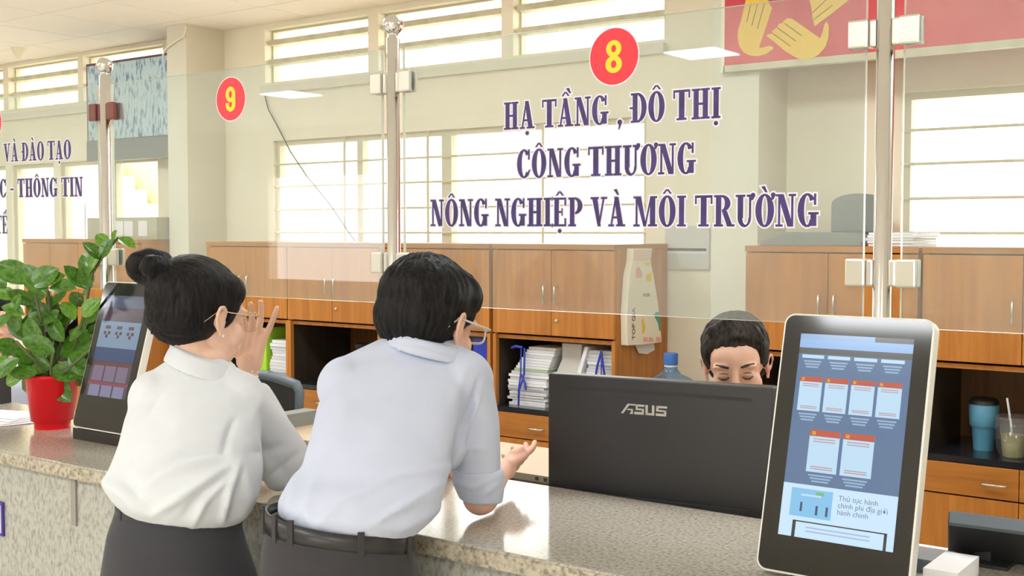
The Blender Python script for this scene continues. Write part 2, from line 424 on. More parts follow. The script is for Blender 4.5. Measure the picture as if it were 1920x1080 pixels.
def louvre_window(name, x0, x1, z0, z1, lab, zs):
    e = empty(name, ((x0 + x1) / 2, YW, z0), lab, None, None, 'structure')
    mb = MB(); frame_rect(mb, x0, x1, z0, z1, YW + 0.06, YW + 0.10, 0.012); mb.build('window_frame', 'frame', e)
    for z in zs: box('slat', (x0 + 0.012, x1 - 0.012, YW + 0.02, YW + 0.10, z - 0.016, z + 0.016), 'slat', e)
    box('pane', (x0 + 0.012, x1 - 0.012, YW + 0.112, YW + 0.117, z0 + 0.012, z1 - 0.012), 'pane', e)
n = 1
for o, w in ((OPEN[0], 'high louvred window nearest the pale pillar'), (OPEN[1], 'high louvred window behind the middle post'), (OPEN[2], 'high louvred window beside the red banner')):
    louvre_window('window_%d' % n, *o, w, (2.655, 2.775)); n += 1
for o, w in ((OPEN[5], 'high louvred window at the far end'), (OPEN[6], 'high louvred window over the left cabinets'), (OPEN[7], 'high louvred window behind the blue notice board')):
    louvre_window('window_%d' % n, *o, w, (2.655, 2.77)); n += 1
for x0, x1 in ((-5.61, -2.77), (-9.6, -6.6)):
    box('trim_1', (x0, x1, YW - 0.035, YW, 2.455, 2.505), 'wall_grey', kind='structure', label='narrow ledge under the high windows')

def barred_window(name, x0, x1, z0, z1, lab, posts, bars, thin=()):
    e = empty(name, ((x0 + x1) / 2, YW, z0), lab, None, None, 'structure')
    mb = MB(); frame_rect(mb, x0, x1, z0, z1, YW + 0.03, YW + 0.08, 0.03)
    mb.build('window_frame', 'frame', e)
    for a, b in posts: box('mullion', (a, b, YW + 0.03, YW + 0.08, z0 + 0.03, z1 - 0.03), 'frame', e)
    for a in thin: MB().tube([(a, YW + 0.012, z0), (a, YW + 0.012, z1)], 0.008, 8).build('upright_bar', 'bar', e)
    for z in bars: MB().tube([(x0, YW + 0.012, z), (x1, YW + 0.012, z)], 0.0065, 8).build('bar', 'bar', e)
    ed = [x0 + 0.03] + [v for p in posts for v in p] + [x1 - 0.03]
    for a, b in zip(ed[::2], ed[1::2]):
        box('pane', (a, b, YW + 0.05, YW + 0.055, z0 + 0.03, z1 - 0.03), 'pane', e)
barred_window('window_7', -5.535, -2.88, 1.40, 2.165, 'wide barred window above the long row of cabinets', ((-4.845, -4.80), (-4.20, -4.13)), (1.46, 1.598, 1.738, 1.881, 2.018), (-4.93, -4.284, -3.50))
barred_window('window_8', -1.64, 0.9, 1.40, 2.19, 'barred window beside the thick steel post', ((-0.4, -0.34),), (1.46, 1.597, 1.742, 1.888, 2.03))
barred_window('window_9', -9.55, -8.56, 0.95, 2.115, 'tall window at the far end of the back wall', (), ())
barred_window('window_10', -8.48, -7.914, 0.95, 2.115, 'tall narrow window over the far cabinets', (), ())
barred_window('window_11', -7.84, -6.68, 0.95, 2.115, 'tall window looking out on an outside staircase', ((-7.23, -7.19),), ())

# yard seen through the far windows: a yellow stair house
st = empty('stair_house', (-14.0, 10.0, 0), 'yellow outside stair house beyond the far windows', 'building')
MB().box(-19, -11.0, 10.5, 10.7, 0, 6).build('wall_panel', 'ext_wall', st)
for k in range(10):
    x = -15.0 + 0.28 * k; MB().box(x, x + 0.3, 9.4, 10.4, 0, 2.6 - 0.2 * k).build('step', 'ext_white', st)
MB().tube([(-15.2, 9.4, 3.7), (-12.2, 9.4, 1.45)], 0.035, 8).build('handrail', 'ext_grey', st)
MB().tube([(-15.2, 9.4, 3.5), (-12.2, 9.4, 1.25)], 0.025, 8).build('handrail', 'ext_grey', st)
for k in range(10):
    x = -15.1 + 0.31 * k; z = 3.7 - 0.75 * (x + 15.2); MB().tube([(x, 9.4, z - 1.0), (x, 9.4, z)], 0.018, 6).build('baluster', 'ext_white', st)
box('ground', (-30, 10, YW + 0.2, 30, -0.12, -0.02), 'ext_white', kind='structure', label='bright paved yard outside')

# ------------------------------------------------------------------ the counter
CT = 1.0; CY0, CY1 = 1.743, 2.27; CX0, CX1 = -6.5, 1.6
cn = empty('service_counter', ((CX0 + CX1) / 2, (CY0 + CY1) / 2, 0), 'long granite service counter running across the hall', 'counter')
box('counter_top', (CX0, CX1, CY0, CY1, CT - 0.036, CT), ['granite'], cn, bevel=0.004)
box('counter_front', (CX0, CX1, CY0 + 0.018, CY0 + 0.09, 0, CT - 0.036), ['terrazzo'], cn)
box('counter_lip', (CX0, CX1, CY0 - 0.002, CY0 + 0.012, CT - 0.036, CT - 0.005), ['granite_edge'], cn)
box('counter_back', (CX0, CX1, CY1 - 0.06, CY1 - 0.02, 0, CT - 0.036), ['terrazzo'], cn)
box('joint_strip', (-2.728, -2.706, CY0 + 0.012, CY0 + 0.019, 0.836, 0.964), ['grey_strip'], cn, label='grey mortar strip')
sg = empty('front_sign', (-3.2, CY0 + 0.014, 0.75), 'small white sign with violet border on the counter front', 'sign')
box('sign_border', (-3.34, -3.054, CY0 + 0.010, CY0 + 0.018, 0.755, 0.85), 'sign_purple', sg)
box('sign_face', (-3.33, -3.060, CY0 + 0.008, CY0 + 0.010, 0.764, 0.841), 'paper', sg)

# ------------------------------------------------------------------ posts and glass
GY0, GY1 = 2.145, 2.155; GZ0, GZ1 = 1.425, 2.047
POSTS = ((-3.122, 'slender steel post behind the potted plant and black kiosk', 'clip_red'), (-1.948, 'steel post behind the man in the pale shirt', 'clip'), (-0.737, 'steel post behind the large lit kiosk', 'clip'), (-4.32, 'steel post at the far end of the glass screen', 'clip'), (0.46, 'steel post at the near end of the glass screen', 'clip'))
for x, lab, cm in POSTS:
    e = empty('partition_post', (x, 2.15, CT), lab, 'post', 'steel posts of the glass screen')
    MB().lathe((x, 2.15, CT), [(0.04, 0), (0.04, 0.006), (0.02, 0.012), (0.0165, 0.02), (0.0165, 1.072), (0.012, 1.076), (0.012, 1.082)], 24).build('pole', 'steel', e)
    R = 0.0255
    MB().lathe((x, 2.15, CT + 1.079 + R), [(R * math.sin(math.pi * k / 14) + 1e-6, -R * math.cos(math.pi * k / 14)) for k in range(15)], 24).build('ball_finial', 'steel', e)
    for z in (1.94, 1.50):
        for sgn in (-1, 1):
            a, b = sorted((x + sgn * 0.014, x + sgn * 0.028))
            k = MB().box(a, b, 2.139, 2.161, z, z + 0.05)
            a, b = sorted((x + sgn * 0.028, x + sgn * 0.066))
            k.box(a, b, 2.134, 2.1445, z - 0.001, z + 0.051); k.box(a, b, 2.1555, 2.166, z - 0.001, z + 0.051)
            k.build('clip', cm if z > 1.7 else 'clip', e, bevel=0.004)

PANELS = ((-4.285, -3.157, 'clear glass panel with violet lettering ending in thông tin'),
          (-3.087, -1.983, 'clear glass panel with a red number nine disc'),
          (-1.913, -0.772, 'clear glass panel with a red number eight disc and three lines of violet lettering'),
          (-0.702, 0.425, 'clear glass panel next to the thick post with no lettering'))
PN = []
for x0, x1, lab in PANELS:
    mb = MB()
    vs = [(x, y, z) for z in (GZ0, GZ1) for y in (GY0, GY1) for x in (x0, x1)]
    mb.raw(vs, [(0, 1, 5, 4), (2, 6, 7, 3)], 0)
    mb.raw(vs, [(0, 2, 3, 1), (4, 5, 7, 6), (0, 4, 6, 2), (1, 3, 7, 5)], 1)
    PN.append(mb.build('glass_panel', ['glass', 'glass_edge'], None, lab, 'glass panel', 'glass panels of the counter screen'))

# lettering: condensed slab-serif capitals
def rect(x0, y0, x1, y1): return ('p', [(x0, y0), (x1, y0), (x1, y1), (x0, y1)])
def poly(*p): return ('p', list(p))
def arc(cx, cy, rx, ry, ix, iy, a0, a1, dx=0.0, n=14): return ('a', cx, cy, rx, ry, ix, iy, a0, a1, dx, n)
def stem(x0, x1, y0=0, y1=1, s=0.065, t=0.07, top=True, bot=True):
    r = [rect(x0, y0, x1, y1)]
    if bot: r.append(rect(x0 - s, y0, x1 + s, y0 + t))
    if top: r.append(rect(x0 - s, y1 - t, x1 + s, y1))
    return r
GL = {
 'H': (0.64, stem(.07, .25) + stem(.39, .57) + [rect(.2, .46, .44, .54)]),
 'A': (0.64, [poly((.25, 1), (.07, 0), (.14, 0), (.32, 1)), poly((.22, 1), (.37, 0), (.57, 0), (.38, 1)), rect(.14, .27, .44, .34), rect(0, 0, .22, .07), rect(.30, 0, .64, .07)]),
 'T': (0.60, [rect(.2, 0, .4, 1), rect(0, .92, .6, 1), rect(0, .72, .06, 1), rect(.54, .72, .6, 1), rect(.12, 0, .48, .07)]),
 'N': (0.64, [rect(.08, 0, .15, 1), rect(.49, 0, .56, 1), poly((.06, 1), (.38, 0), (.56, 0), (.25, 1)), rect(0, 0, .23, .07), rect(0, .93, .24, 1), rect(.41, .93, .64, 1)]),
 'G': (0.64, [arc(.30, .5, .30, .52, .10, .45, 38, 322), rect(.40, .02, .58, .42), rect(.33, .37, .65, .44), rect(.50, .66, .57, 1.0)]),
 'C': (0.58, [arc(.30, .5, .30, .52, .10, .45, 40, 320), rect(.47, .64, .54, 1.0), poly((.44, .17), (.47, .04), (.57, .28), (.51, .28))]),
 'D': (0.60, stem(.07, .25, s=.07) + [arc(.25, .5, .34, .5, .15, .43, -90, 90)]),
 'O': (0.60, [arc(.30, .5, .30, .52, .10, .45, 0, 360)]),
 'I': (0.32, stem(.07, .25)),
 'U': (0.60, [rect(.07, .26, .25, 1), rect(.44, .26, .51, 1), arc(.29, .28, .22, .30, .10, .22, 180, 360, .035), rect(0, .93, .32, 1), rect(.37, .93, .58, 1)]),
 'V': (0.64, [poly((.05, 1), (.28, 0), (.40, 0), (.26, 1)), poly((.48, 1), (.29, 0), (.36, 0), (.55, 1)), rect(0, .93, .32, 1), rect(.40, .93, .64, 1)]),
 'M': (0.88, [rect(.08, 0, .15, 1), poly((.08, 1), (.37, 0), (.47, 0), (.28, 1)), poly((.62, 1), (.40, 0), (.46, 0), (.68, 1)), rect(.61, 0, .80, 1), rect(0, 0, .23, .07), rect(.54, 0, .87, .07), rect(0, .93, .24, 1), rect(.64, .93, .87, 1)]),
 'R': (0.68, stem(.07, .25, s=.065) + [arc(.27, .735, .29, .265, .10, .195, -90, 90), poly((.27, .5), (.45, 0), (.64, 0), (.44, .5)), rect(.45, 0, .70, .07)]),
 'P': (0.58, stem(.07, .25, s=.065) + [arc(.27, .71, .30, .29, .11, .215, -90, 90)]),
 'E': (0.58, stem(.07, .25, s=.065) + [rect(.07, 0, .55, .07), rect(.07, .93, .55, 1), rect(.2, .465, .4, .535), rect(.48, 0, .55, .28), rect(.48, .72, .55, 1), rect(.36, .37, .41, .63)]),
 '-': (0.34, [rect(.03, .38, .31, .48)]),
 ',': (0.24, [arc(.13, .05, .09, .09, .0, .0, 0, 360), poly((.10, -.01), (.08, -.20), (.12, -.20), (.22, .03))]),
 '8': (0.60, [arc(.30, .255, .30, .265, .115, .135, 0, 360), arc(.30, .745, .275, .255, .105, .13, 0, 360)]),
 '9': (0.60, [arc(.30, .69, .30, .31, .11, .16, 0, 360), poly((.41, .69), (.41, .28), (.60, .28), (.60, .69)), arc(.30, .27, .30, .28, .11, .13, 180, 360), poly((.0, .27), (.19, .27), (.19, .33), (.0, .33))]),
}
GL['Đ'] = (0.60, GL['D'][1] + [rect(-.05, .465, .2, .535)])

def shape_polys(sh, e):
    if sh[0] == 'p':
        pts = [Vector(p) for p in sh[1]]
        if e == 0: return [pts]
        n = len(pts); ar = sum(pts[i].x * pts[(i + 1) % n].y - pts[(i + 1) % n].x * pts[i].y for i in range(n))
        s = 1 if ar > 0 else -1; out = []
        for i in range(n):
            a, b, c = pts[i - 1], pts[i], pts[(i + 1) % n]
            d1 = (b - a).normalized(); d2 = (c - b).normalized()
            n1 = Vector((d1.y, -d1.x)) * s; n2 = Vector((d2.y, -d2.x)) * s
            m = n1 + n2; m = m / max(m.length_squared, 0.5) * 2
            out.append(b + m * e)
        return [out]
    _, cx, cy, rx, ry, ix, iy, a0, a1, dx, n = sh
    if a1 - a0 >= 360: n = 28
    elif e: ex = math.degrees(e / max(ry, .1)); a0 -= ex; a1 += ex
    res = []; pv = None
    for k in range(n + 1):
        a = math.radians(a0 + (a1 - a0) * k / n)
        o = Vector((cx + (rx + e) * math.cos(a), cy + (ry + e) * math.sin(a)))
        i = Vector((cx + dx + max(ix - e, 0) * math.cos(a), cy + max(iy - e, 0) * math.sin(a)))
        if pv: res.append([pv[1], pv[0], o, i])
        pv = (o, i)
    return res

def glyph(ch):
    dec = unicodedata.normalize('NFD', ch); base = dec[0]; w, shs = GL[base]; shs = list(shs); cx = w / 2
    circ = '\u0302' in dec
    if '\u031b' in dec: shs += [arc(w - .03, .98, .075, .075, 0, 0, 0, 360), poly((w - .12, .80), (w - .02, .84), (w + .05, .97), (w - .06, 1.0))]
    if circ: shs += [poly((cx - .17, 1.07), (cx - .09, 1.07), (cx + .02, 1.2), (cx - .04, 1.23)), poly((cx + .17, 1.07), (cx + .04, 1.23), (cx - .02, 1.2), (cx + .09, 1.07))]
    gx, gy = (cx + .14, .10) if circ else (cx, 0)
    if '\u0300' in dec: shs += [poly((gx - .12, 1.24 + gy), (gx + .02, 1.06 + gy), (gx + .09, 1.06 + gy), (gx + .0, 1.26 + gy))]
    if '\u0301' in dec: shs += [poly((gx + .12, 1.24 + gy), (gx + .0, 1.26 + gy), (gx - .09, 1.06 + gy), (gx - .02, 1.06 + gy))]
    if '\u0323' in dec: shs += [arc(cx, -.16, .075, .075, 0, 0, 0, 360)]
    return w, shs

def glyph_mesh(mb, shs, x, z, sx, sz, y, e, m):
    for si, sh in enumerate(shs):
        y -= 0.00003
        for P in shape_polys(sh, e):
            mb.raw([(x + p.x * sx, y, z + p.y * sz) for p in P], [tuple(range(len(P)))], m)

def text_line(txt, x0, x1, zb, zb1, h, parent, y=GY0, gap=0.05, space=0.26):
    txt = unicodedata.normalize('NFC', txt)
    tot = 0; items = []
    for ch in txt:
        if ch == ' ': tot += space; continue
        w, shs = glyph(ch); items.append((tot, w, shs)); tot += w + gap
    tot -= gap; sx = (x1 - x0) / tot
    for t, w, shs in items:
        x = x0 + t * sx; z = zb + (zb1 - zb) * t / tot
        mb = MB()
        glyph_mesh(mb, shs, x, z, sx, h, y - 0.0010, 0.0, 0)
        glyph_mesh(mb, shs, x, z, sx, h, y - 0.0005, 0.05, 1)
        mb.build('letter', ['purple', 'vinyl_white'], parent)

text_line('HẠ TẦNG , ĐÔ THỊ', -1.606, -1.065, 1.832, 1.828, 0.0615, PN[2])
text_line('CÔNG THƯƠNG', -1.569, -1.12, 1.722, 1.719, 0.063, PN[2])
text_line('NÔNG NGHIỆP VÀ MÔI TRƯỜNG', -1.825, -0.859, 1.6145, 1.6105, 0.063, PN[2])
text_line('VÀ ĐÀO TẠO', -3.681, -3.296, 1.833, 1.829, 0.060, PN[0])
text_line('HỌC - THÔNG TIN', -3.80, -3.237, 1.717, 1.711, 0.060, PN[0])
text_line('Y TẾ'.replace('Y ', ''), -3.735, -3.665, 1.596, 1.596, 0.059, PN[0])

def number_disc(cx, cz, r, ch, parent):
    mb = MB()
    for rr, y, m in ((r * 1.045, GY0 - 0.0004, 1), (r, GY0 - 0.0008, 0)):
        mb.raw([(cx + rr * math.cos(a * math.pi / 24), y, cz + rr * math.sin(a * math.pi / 24)) for a in range(48)], [tuple(range(48))], m)
    d = mb.build('number_sticker', ['red_vinyl', 'vinyl_white'], parent, label='round red number sticker')
    if ch:
        w, shs = GL[ch]; g2 = MB(); s = r * 1.12
        glyph_mesh(g2, shs, cx - 0.30 * s * 0.98, cz - 0.5 * s, s * 0.98, s, GY0 - 0.0013, 0.015, 0)
        g2.build('digit', 'yellow_vinyl', d)
number_disc(-1.315, 1.972, 0.0595, '8', PN[2])
number_disc(-2.541, 1.9645, 0.0585, '9', PN[1])
number_disc(-3.75, 1.966, 0.0595, None, PN[0])

# ------------------------------------------------------------------ cabinets
def handle_v(x, z0, z1, y, parent):
    MB().tube([(x, y, z0), (x, y - 0.022, z0 + 0.008), (x, y - 0.022, z1 - 0.008), (x, y, z1)], 0.0045, 8).build('handle', 'chrome', parent)
def handle_h(x0, x1, z, y, parent):
    MB().tube([(x0, y, z), (x0 + 0.008, y - 0.022, z), (x1 - 0.008, y - 0.022, z), (x1, y, z)], 0.0045, 8).build('handle', 'chrome', parent)

def cabinet(x0, x1, lab, top=1.545, right_end=False):
    e = empty('filing_cabinet', ((x0 + x1) / 2, 4.75, 0), lab, 'cabinet', 'wooden filing cabinets along the back wall')
    y0, y1 = 4.5, 4.985; t = 0.018; mx = (x0 + x1) / 2
    b = MB()
    b.box(x0, x0 + t, y0 + 0.02, y1, 0, top - 0.025); b.box(x1 - t, x1, y0 + 0.02, y1, 0, top - 0.025)
    b.box(x0 + t, x1 - t, y0 + 0.02, y1, 1.09, 1.108); b.box(x0 + t, x1 - t, y0 + 0.02, y1, 0.70, 0.735)
    b.build('carcass', 'wood', e)
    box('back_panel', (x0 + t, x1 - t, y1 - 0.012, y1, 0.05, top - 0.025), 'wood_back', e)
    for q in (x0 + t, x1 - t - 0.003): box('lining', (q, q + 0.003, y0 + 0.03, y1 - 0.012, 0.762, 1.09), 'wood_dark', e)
    box('top_board', (x0, x1, y0 - 0.004, y1, top - 0.025, top), 'wood_h', e, bevel=0.002)
    box('stone_shelf', (x0 + t, x1 - t, y0 + 0.004, y1 - 0.012, 0.738, 0.762), 'black_shelf', e)
    box('edge_strip', (x0, x0 + t, y0 + 0.004, y0 + 0.02, 0.0, 1.11), 'wood', e); box('edge_strip', (x1 - t, x1, y0 + 0.004, y0 + 0.02, 0.0, 1.11), 'wood', e)
    for k, (a, c) in enumerate(((x0 + 0.003, mx - 0.0015), (mx + 0.0015, x1 - 0.003))):
        d = box('door', (a, c, y0, y0 + 0.018, 1.118, top - 0.03), 'wood', e, bevel=0.0015)
        hx = c - 0.03 if k == 0 else a + 0.03
        handle_v(hx, 1.265, 1.355, y0, d)
        if k == 1:
            MB().lathe((0, 0, 0), [(0.009, 0), (0.009, 0.006), (0.006, 0.008)], 14).build('lock', 'chrome', d).matrix_basis = Matrix.Translation((a + 0.03, y0, 1.19)) @ Matrix.Rotation(math.radians(90), 4, 'X')
    for k, (a, c) in enumerate(((x0 + 0.003, mx - 0.0015), (mx + 0.0015, x1 - 0.003))):
        d = box('drawer', (a, c, y0, y0 + 0.018, 0.618, 0.735), 'wood_h', e, bevel=0.0015)
        handle_h(mx - 0.13 if k == 0 else c - 0.13, mx - 0.04 if k == 0 else c - 0.04, 0.672, y0, d)
        box('lower_door', (a, c, y0, y0 + 0.018, 0.05, 0.612), 'wood', e, bevel=0.0015)
    return e
CABS = [(-5.565, -4.878, 'wooden cabinet with a lime binder and papers on its open shelf'),
        (-4.876, -4.182, 'wooden cabinet with drinking glasses on its dark open shelf'),
        (-4.180, -3.458, 'wooden cabinet with a blue folder on its open shelf'),
        (-3.441, -2.750, 'wooden cabinet with ribbon-tied paper stacks, a patterned bag on its side'),
        (-2.118, -1.402, 'wooden cabinet behind the seated officer, a grey machine on top'),
        (-1.390, -0.668, 'wooden cabinet with a blue tumbler on its open shelf'),
        (-7.508, -6.862, 'wooden cabinet below the window with the outside staircase'),
        (-6.860, -6.212, 'wooden cabinet below the blue notice board')]
for a, b, lab in CABS: cabinet(a, b, lab, 1.555 if a < -6 else 1.545)

# things on and in the cabinets ------------------------------------------------
SH = 0.762   # shelf height
def paper_stack(x0, x1, y0, z0, z1, n, lab, mats=('paper', 'paper2'), jit=0.012, depth=0.22):
    e = empty('paper_stack', ((x0 + x1) / 2, y0 + depth / 2, z0), lab, 'paper stack', 'stacks of papers in the cabinets')
    h = (z1 - z0) / n
    for k in range(n):
        j = random.uniform(-jit, jit); j2 = random.uniform(-jit, jit); q = random.uniform(-.5, .5) * jit
        m = mats[random.randrange(len(mats))]
        box('paper_bundle', (x0 + j, x1 + j2, y0 + q + abs(j), y0 + depth, z0 + k * h + 0.0006, z0 + (k + 1) * h - 0.0006), m, e)
    return e
s1 = paper_stack(-3.385, -3.165, 4.56, SH, 0.93, 12, 'tall uneven paper stack tied with blue ribbon beside a grey file box', jit=0.018)
h = 0.012
for k in range(9):
    z = 0.93 + k * 0.0135; sx = 0.012 * k
    box('paper_bundle', (-3.36 + sx * 0.9, -3.165 + sx * 0.5, 4.57, 4.78, z + 0.0006, z + 0.0129), ('paper', 'paper_g')[k == 0] if k != 5 else 'paper2', s1)
for dx in (0.0, 0.02):
    MB().tube([(-3.30 + dx, 4.545, 1.045), (-3.295 + dx, 4.535, 0.98), (-3.30 + dx, 4.54, 0.92), (-3.31 + dx * .2, 4.535, 0.84), (-3.31, 4.535, 0.765)], 0.0055 if dx else 0.004, 6).build('ribbon', 'blue_ribbon', s1)
MB().tube([(-3.30, 4.54, 0.92), (-3.27, 4.532, 0.88), (-3.265, 4.534, 0.845)], 0.006, 6).build('ribbon', 'blue_ribbon', s1)
MB().tube([(-3.36, 4.55, 1.042), (-3.33, 4.54, 1.052), (-3.29, 4.54, 1.048)], 0.007, 6).build('ribbon', 'blue_ribbon', s1)
fb = empty('file_box', (-3.05, 4.7, SH), 'grey card file box between two paper stacks', 'file box')
MB().prism([(-3.135, 4.60, SH), (-3.135, 4.60, 0.93), (-3.10, 4.60, 1.0), (-3.10, 4.60, 1.075), (-2.99, 4.60, 1.075), (-3.0, 4.60, 0.93), (-3.0, 4.60, SH)], (0, 0.25, 0)).build('box_body', 'grey_box', fb)
box('box_fold', (-3.133, -3.002, 4.596, 4.60, 0.928, 0.934), 'paper2', fb)
s2 = paper_stack(-2.945, -2.785, 4.57, SH + 0.005, 1.055, 17, 'neat paper stack in an open white folder tied with blue ribbon', jit=0.01)
MB().prism([(-2.975, 4.555, 0.90), (-2.985, 4.555, 0.95), (-2.945, 4.555, 1.07), (-2.925, 4.555, 1.07), (-2.965, 4.555, 0.95), (-2.955, 4.555, 0.90), (-2.90, 4.555, SH + 0.002), (-2.93, 4.555, SH + 0.002)], (0, 0.22, 0)).build('folder', 'paper', s2)
for tx in (-2.885, -2.825): MB().tube([(-2.853, 4.553, 1.055), ((-2.853 + tx) / 2, 4.545, 0.99), (tx, 4.548, 0.91)], 0.006, 6).build('ribbon', 'blue_ribbon', s2)
MB().tube([(-2.853, 4.553, 1.055), (-2.853, 4.553, 0.80)], 0.003, 6).build('ribbon', 'blue_ribbon', s2)

gb = empty('ring_binder', (-5.13, 4.7, SH), 'lime green ring binder leaning beside papers', 'binder')
MB().prism([(-5.21, 4.56, SH), (-5.21, 4.56, 1.03), (-5.17, 4.56, 1.05), (-5.12, 4.56, 1.05), (-5.12, 4.56, SH)], (0, 0.26, 0)).build('cover', 'lime', gb)
box('spine_label', (-5.195, -5.145, 4.556, 4.56, 0.86, 0.97), 'yellow_vinyl', gb)
paper_stack(-5.10, -4.905, 4.57, SH, 0.985, 12, 'pile of white papers beside the lime binder')
box('photo_card', (-4.955, -4.90, 4.60, 4.64, 0.986, 1.06), 'paper2', label='small picture card standing on the papers by the lime binder', cat='card')
box('green_file', (-5.105, -4.96, 4.80, 4.84, 0.988, 1.05), 'dark_green', label='dark green file lying behind the picture card', cat='file')

def lathe_thing(name, lab, cat, c, parts, group=None):
    e = empty(name, c, lab, cat, group)
    for nm, prof, m in parts: MB().lathe(c, prof, 24).build(nm, m, e)
    return e
lathe_thing('drinking_glass', 'empty drinking glass on the dark cabinet shelf', 'glass', (-4.66, 4.62, SH), [('cup', [(0.028, 0), (0.036, 0.10), (0.034, 0.10), (0.026, 0.006)], 'clear')])
lathe_thing('storage_jar', 'tall dark glass jar behind the drinking glass', 'jar', (-4.50, 4.70, SH), [('jar_body', [(0.045, 0), (0.045, 0.17), (0.035, 0.19), (0.035, 0.2)], 'clear'), ('lid', [(0.038, 0.2), (0.038, 0.225)], 'black_plastic')])
box('blue_folder', (-3.60, -3.49, 4.55, 4.80, SH, 1.075), 'blue_folder', label='bright blue folder standing on a cabinet shelf behind the man', cat='folder', bevel=0.003)

# shopping bag hanging on the side of the cabinet (side plane x = -2.75)
bgp = empty('shopping_bag', (-2.745, 4.66, 1.06), 'cream patterned paper bag hanging on the cabinet side', 'bag')
def bp(px, py, off=0.0): p = onX(px, py, -2.748); return Vector((-2.748 + off, p.y, p.z))
bag_poly = [(1175, 466), (1211, 466), (1208, 490), (1214, 520), (1222, 570), (1229, 641), (1192, 646), (1164, 647), (1163, 590), (1168, 515), (1174, 490)]
MB().prism([bp(*p) for p in bag_poly], (0.035, 0, 0)).build('bag_body', 'bag', bgp, bevel=0.003)
def bprint(pts, m, name='print', off=0.0358): MB().prism([bp(*p, off) for p in pts], (0.0006, 0, 0)).build(name, m, bgp)
bprint([(1176, 468), (1210, 468), (1207, 489), (1174, 489)], 'bag_pale')
bprint([(1180, 502), (1186, 500), (1191, 512), (1191, 520), (1180, 520)], 'bag_pink')
bprint([(1200, 515), (1204, 511), (1209, 511), (1209, 527), (1202, 527), (1199, 521)], 'bag_yellow')
bprint([(1195, 492), (1206, 492), (1205, 497), (1199, 497)], 'bag_yellow')
bprint([(1213, 590), (1218, 584), (1224, 585), (1227, 618), (1224, 620), (1221, 604)], 'bag_teal')
bprint([(1191, 600), (1193, 595), (1197, 610), (1196, 622), (1192, 625)], 'bag_yellow')
bprint([(1193, 640), (1194, 632), (1200, 631), (1203, 640)], 'bag_pink'); bprint([(1204, 640), (1205, 631), (1211, 633), (1213, 640)], 'bag_pink')
bprint([(1217, 640), (1218, 631), (1225, 631), (1228, 639)], 'bag_pink')
bprint([(1189, 647), (1225, 643), (1226, 656), (1212, 664), (1196, 662)], 'paper', 'receipt', 0.004)

def text_obj(txt, size, mtx, m, parent, name='print', ext=0.0003, align='CENTER'):
    cu = bpy.data.curves.new(name, 'FONT'); cu.body = txt; cu.size = size; cu.extrude = ext; cu.align_x = align
    t = bpy.data.objects.new(name, cu); col.objects.link(t)
    bpy.context.view_layer.update()
    me = bpy.data.meshes.new_from_object(t.evaluated_get(bpy.context.evaluated_depsgraph_get()))
    bpy.data.objects.remove(t); bpy.data.curves.remove(cu)
    me.materials.clear(); me.materials.append(M[m] if isinstance(m, str) else m)
    o = bpy.data.objects.new(name, me); put(o, parent); o.matrix_basis = mtx; WLOC[o.name] = Vector((0, 0, 0))
    return o
def frame_mtx(origin, xax, yax):
    xax = Vector(xax).normalized(); yax = Vector(yax).normalized(); z = xax.cross(yax)
    m = Matrix((xax, yax, z)).transposed().to_4x4(); m.translation = origin; return m
text_obj('TOP GIA', 0.038, frame_mtx(bp(1178, 606, 0.0362), (0, 0, 1), (0, -1, 0)), 'ink', bgp)
text_obj('TP GIA', 0.022, frame_mtx(bp(1199, 556, 0.0362), (0, 1, 0), (0, 0, 1)), 'ink', bgp)

# water bottle on a low stand in the gap by the pillar
sd = empty('bottle_stand', (-2.42, 4.42, 0), 'low wooden stand under the blue water bottle', 'stand')
box('stand_top', (-2.58, -2.26, 4.27, 4.57, 0.57, 0.595), 'wood_h', sd)
for x in (-2.57, -2.30):
    for y in (4.28, 4.53): box('leg', (x, x + 0.03, y, y + 0.03, 0, 0.57), 'wood', sd)
lathe_thing('water_bottle', 'large blue water bottle standing between the cabinets', 'bottle', (-2.42, 4.42, 0.595),
            [('bottle_body', [(0.12, 0), (0.135, 0.02), (0.135, 0.30), (0.125, 0.345), (0.09, 0.38), (0.045, 0.40), (0.03, 0.42), (0.028, 0.435)], 'bottle'),
             ('neck_band', [(0.0285, 0.432), (0.0285, 0.442)], 'paper'), ('cap', [(0.031, 0.44), (0.031, 0.485), (0.028, 0.49)], 'blue_cap')])
# wall plate
wp = empty('wall_calendar', (-2.64, 4.995, 1.42), 'pale wall calendar plate between the cabinet and pillar', 'calendar')
box('calendar_sheet', (-2.765, -2.53, 4.985, 4.999, 1.425, 1.63), 'grey_box', wp)
box('print_strip', (-2.75, -2.545, 4.983, 4.985, 1.512, 1.524), 'ink', wp); box('print_strip', (-2.75, -2.545, 4.983, 4.985, 1.50, 1.506), 'paper', wp)

# grey machine and papers on the cabinet by the pillar
gm = empty('office_machine', (-1.85, 4.7, 1.545), 'grey flat office machine with raised lid on a cabinet', 'machine')
MB().prism([(-2.07, 4.54, 1.545), (-1.64, 4.54, 1.545), (-1.645, 4.54, 1.563), (-1.72, 4.54, 1.60), (-1.97, 4.54, 1.60), (-2.05, 4.54, 1.57), (-2.07, 4.54, 1.56)], (0, 0.3, 0)).build('machine_base', 'machine', gm, bevel=0.004)
pts = [(-1.86, 0.0)] + [(-1.75 + 0.11 * math.cos(math.radians(a)) * 1.0, 0.125 + 0.045 * math.sin(math.radians(a))) for a in range(180, -1, -15)] + [(-1.64, 0.0)]
MB().prism([(x, 4.78, 1.60 + z * 0.95) for x, z in pts], (0, 0.05, 0)).build('raised_lid', 'machine', gm, bevel=0.006)
box('lid_hinge', (-1.84, -1.66, 4.79, 4.83, 1.585, 1.605), 'machine', gm)
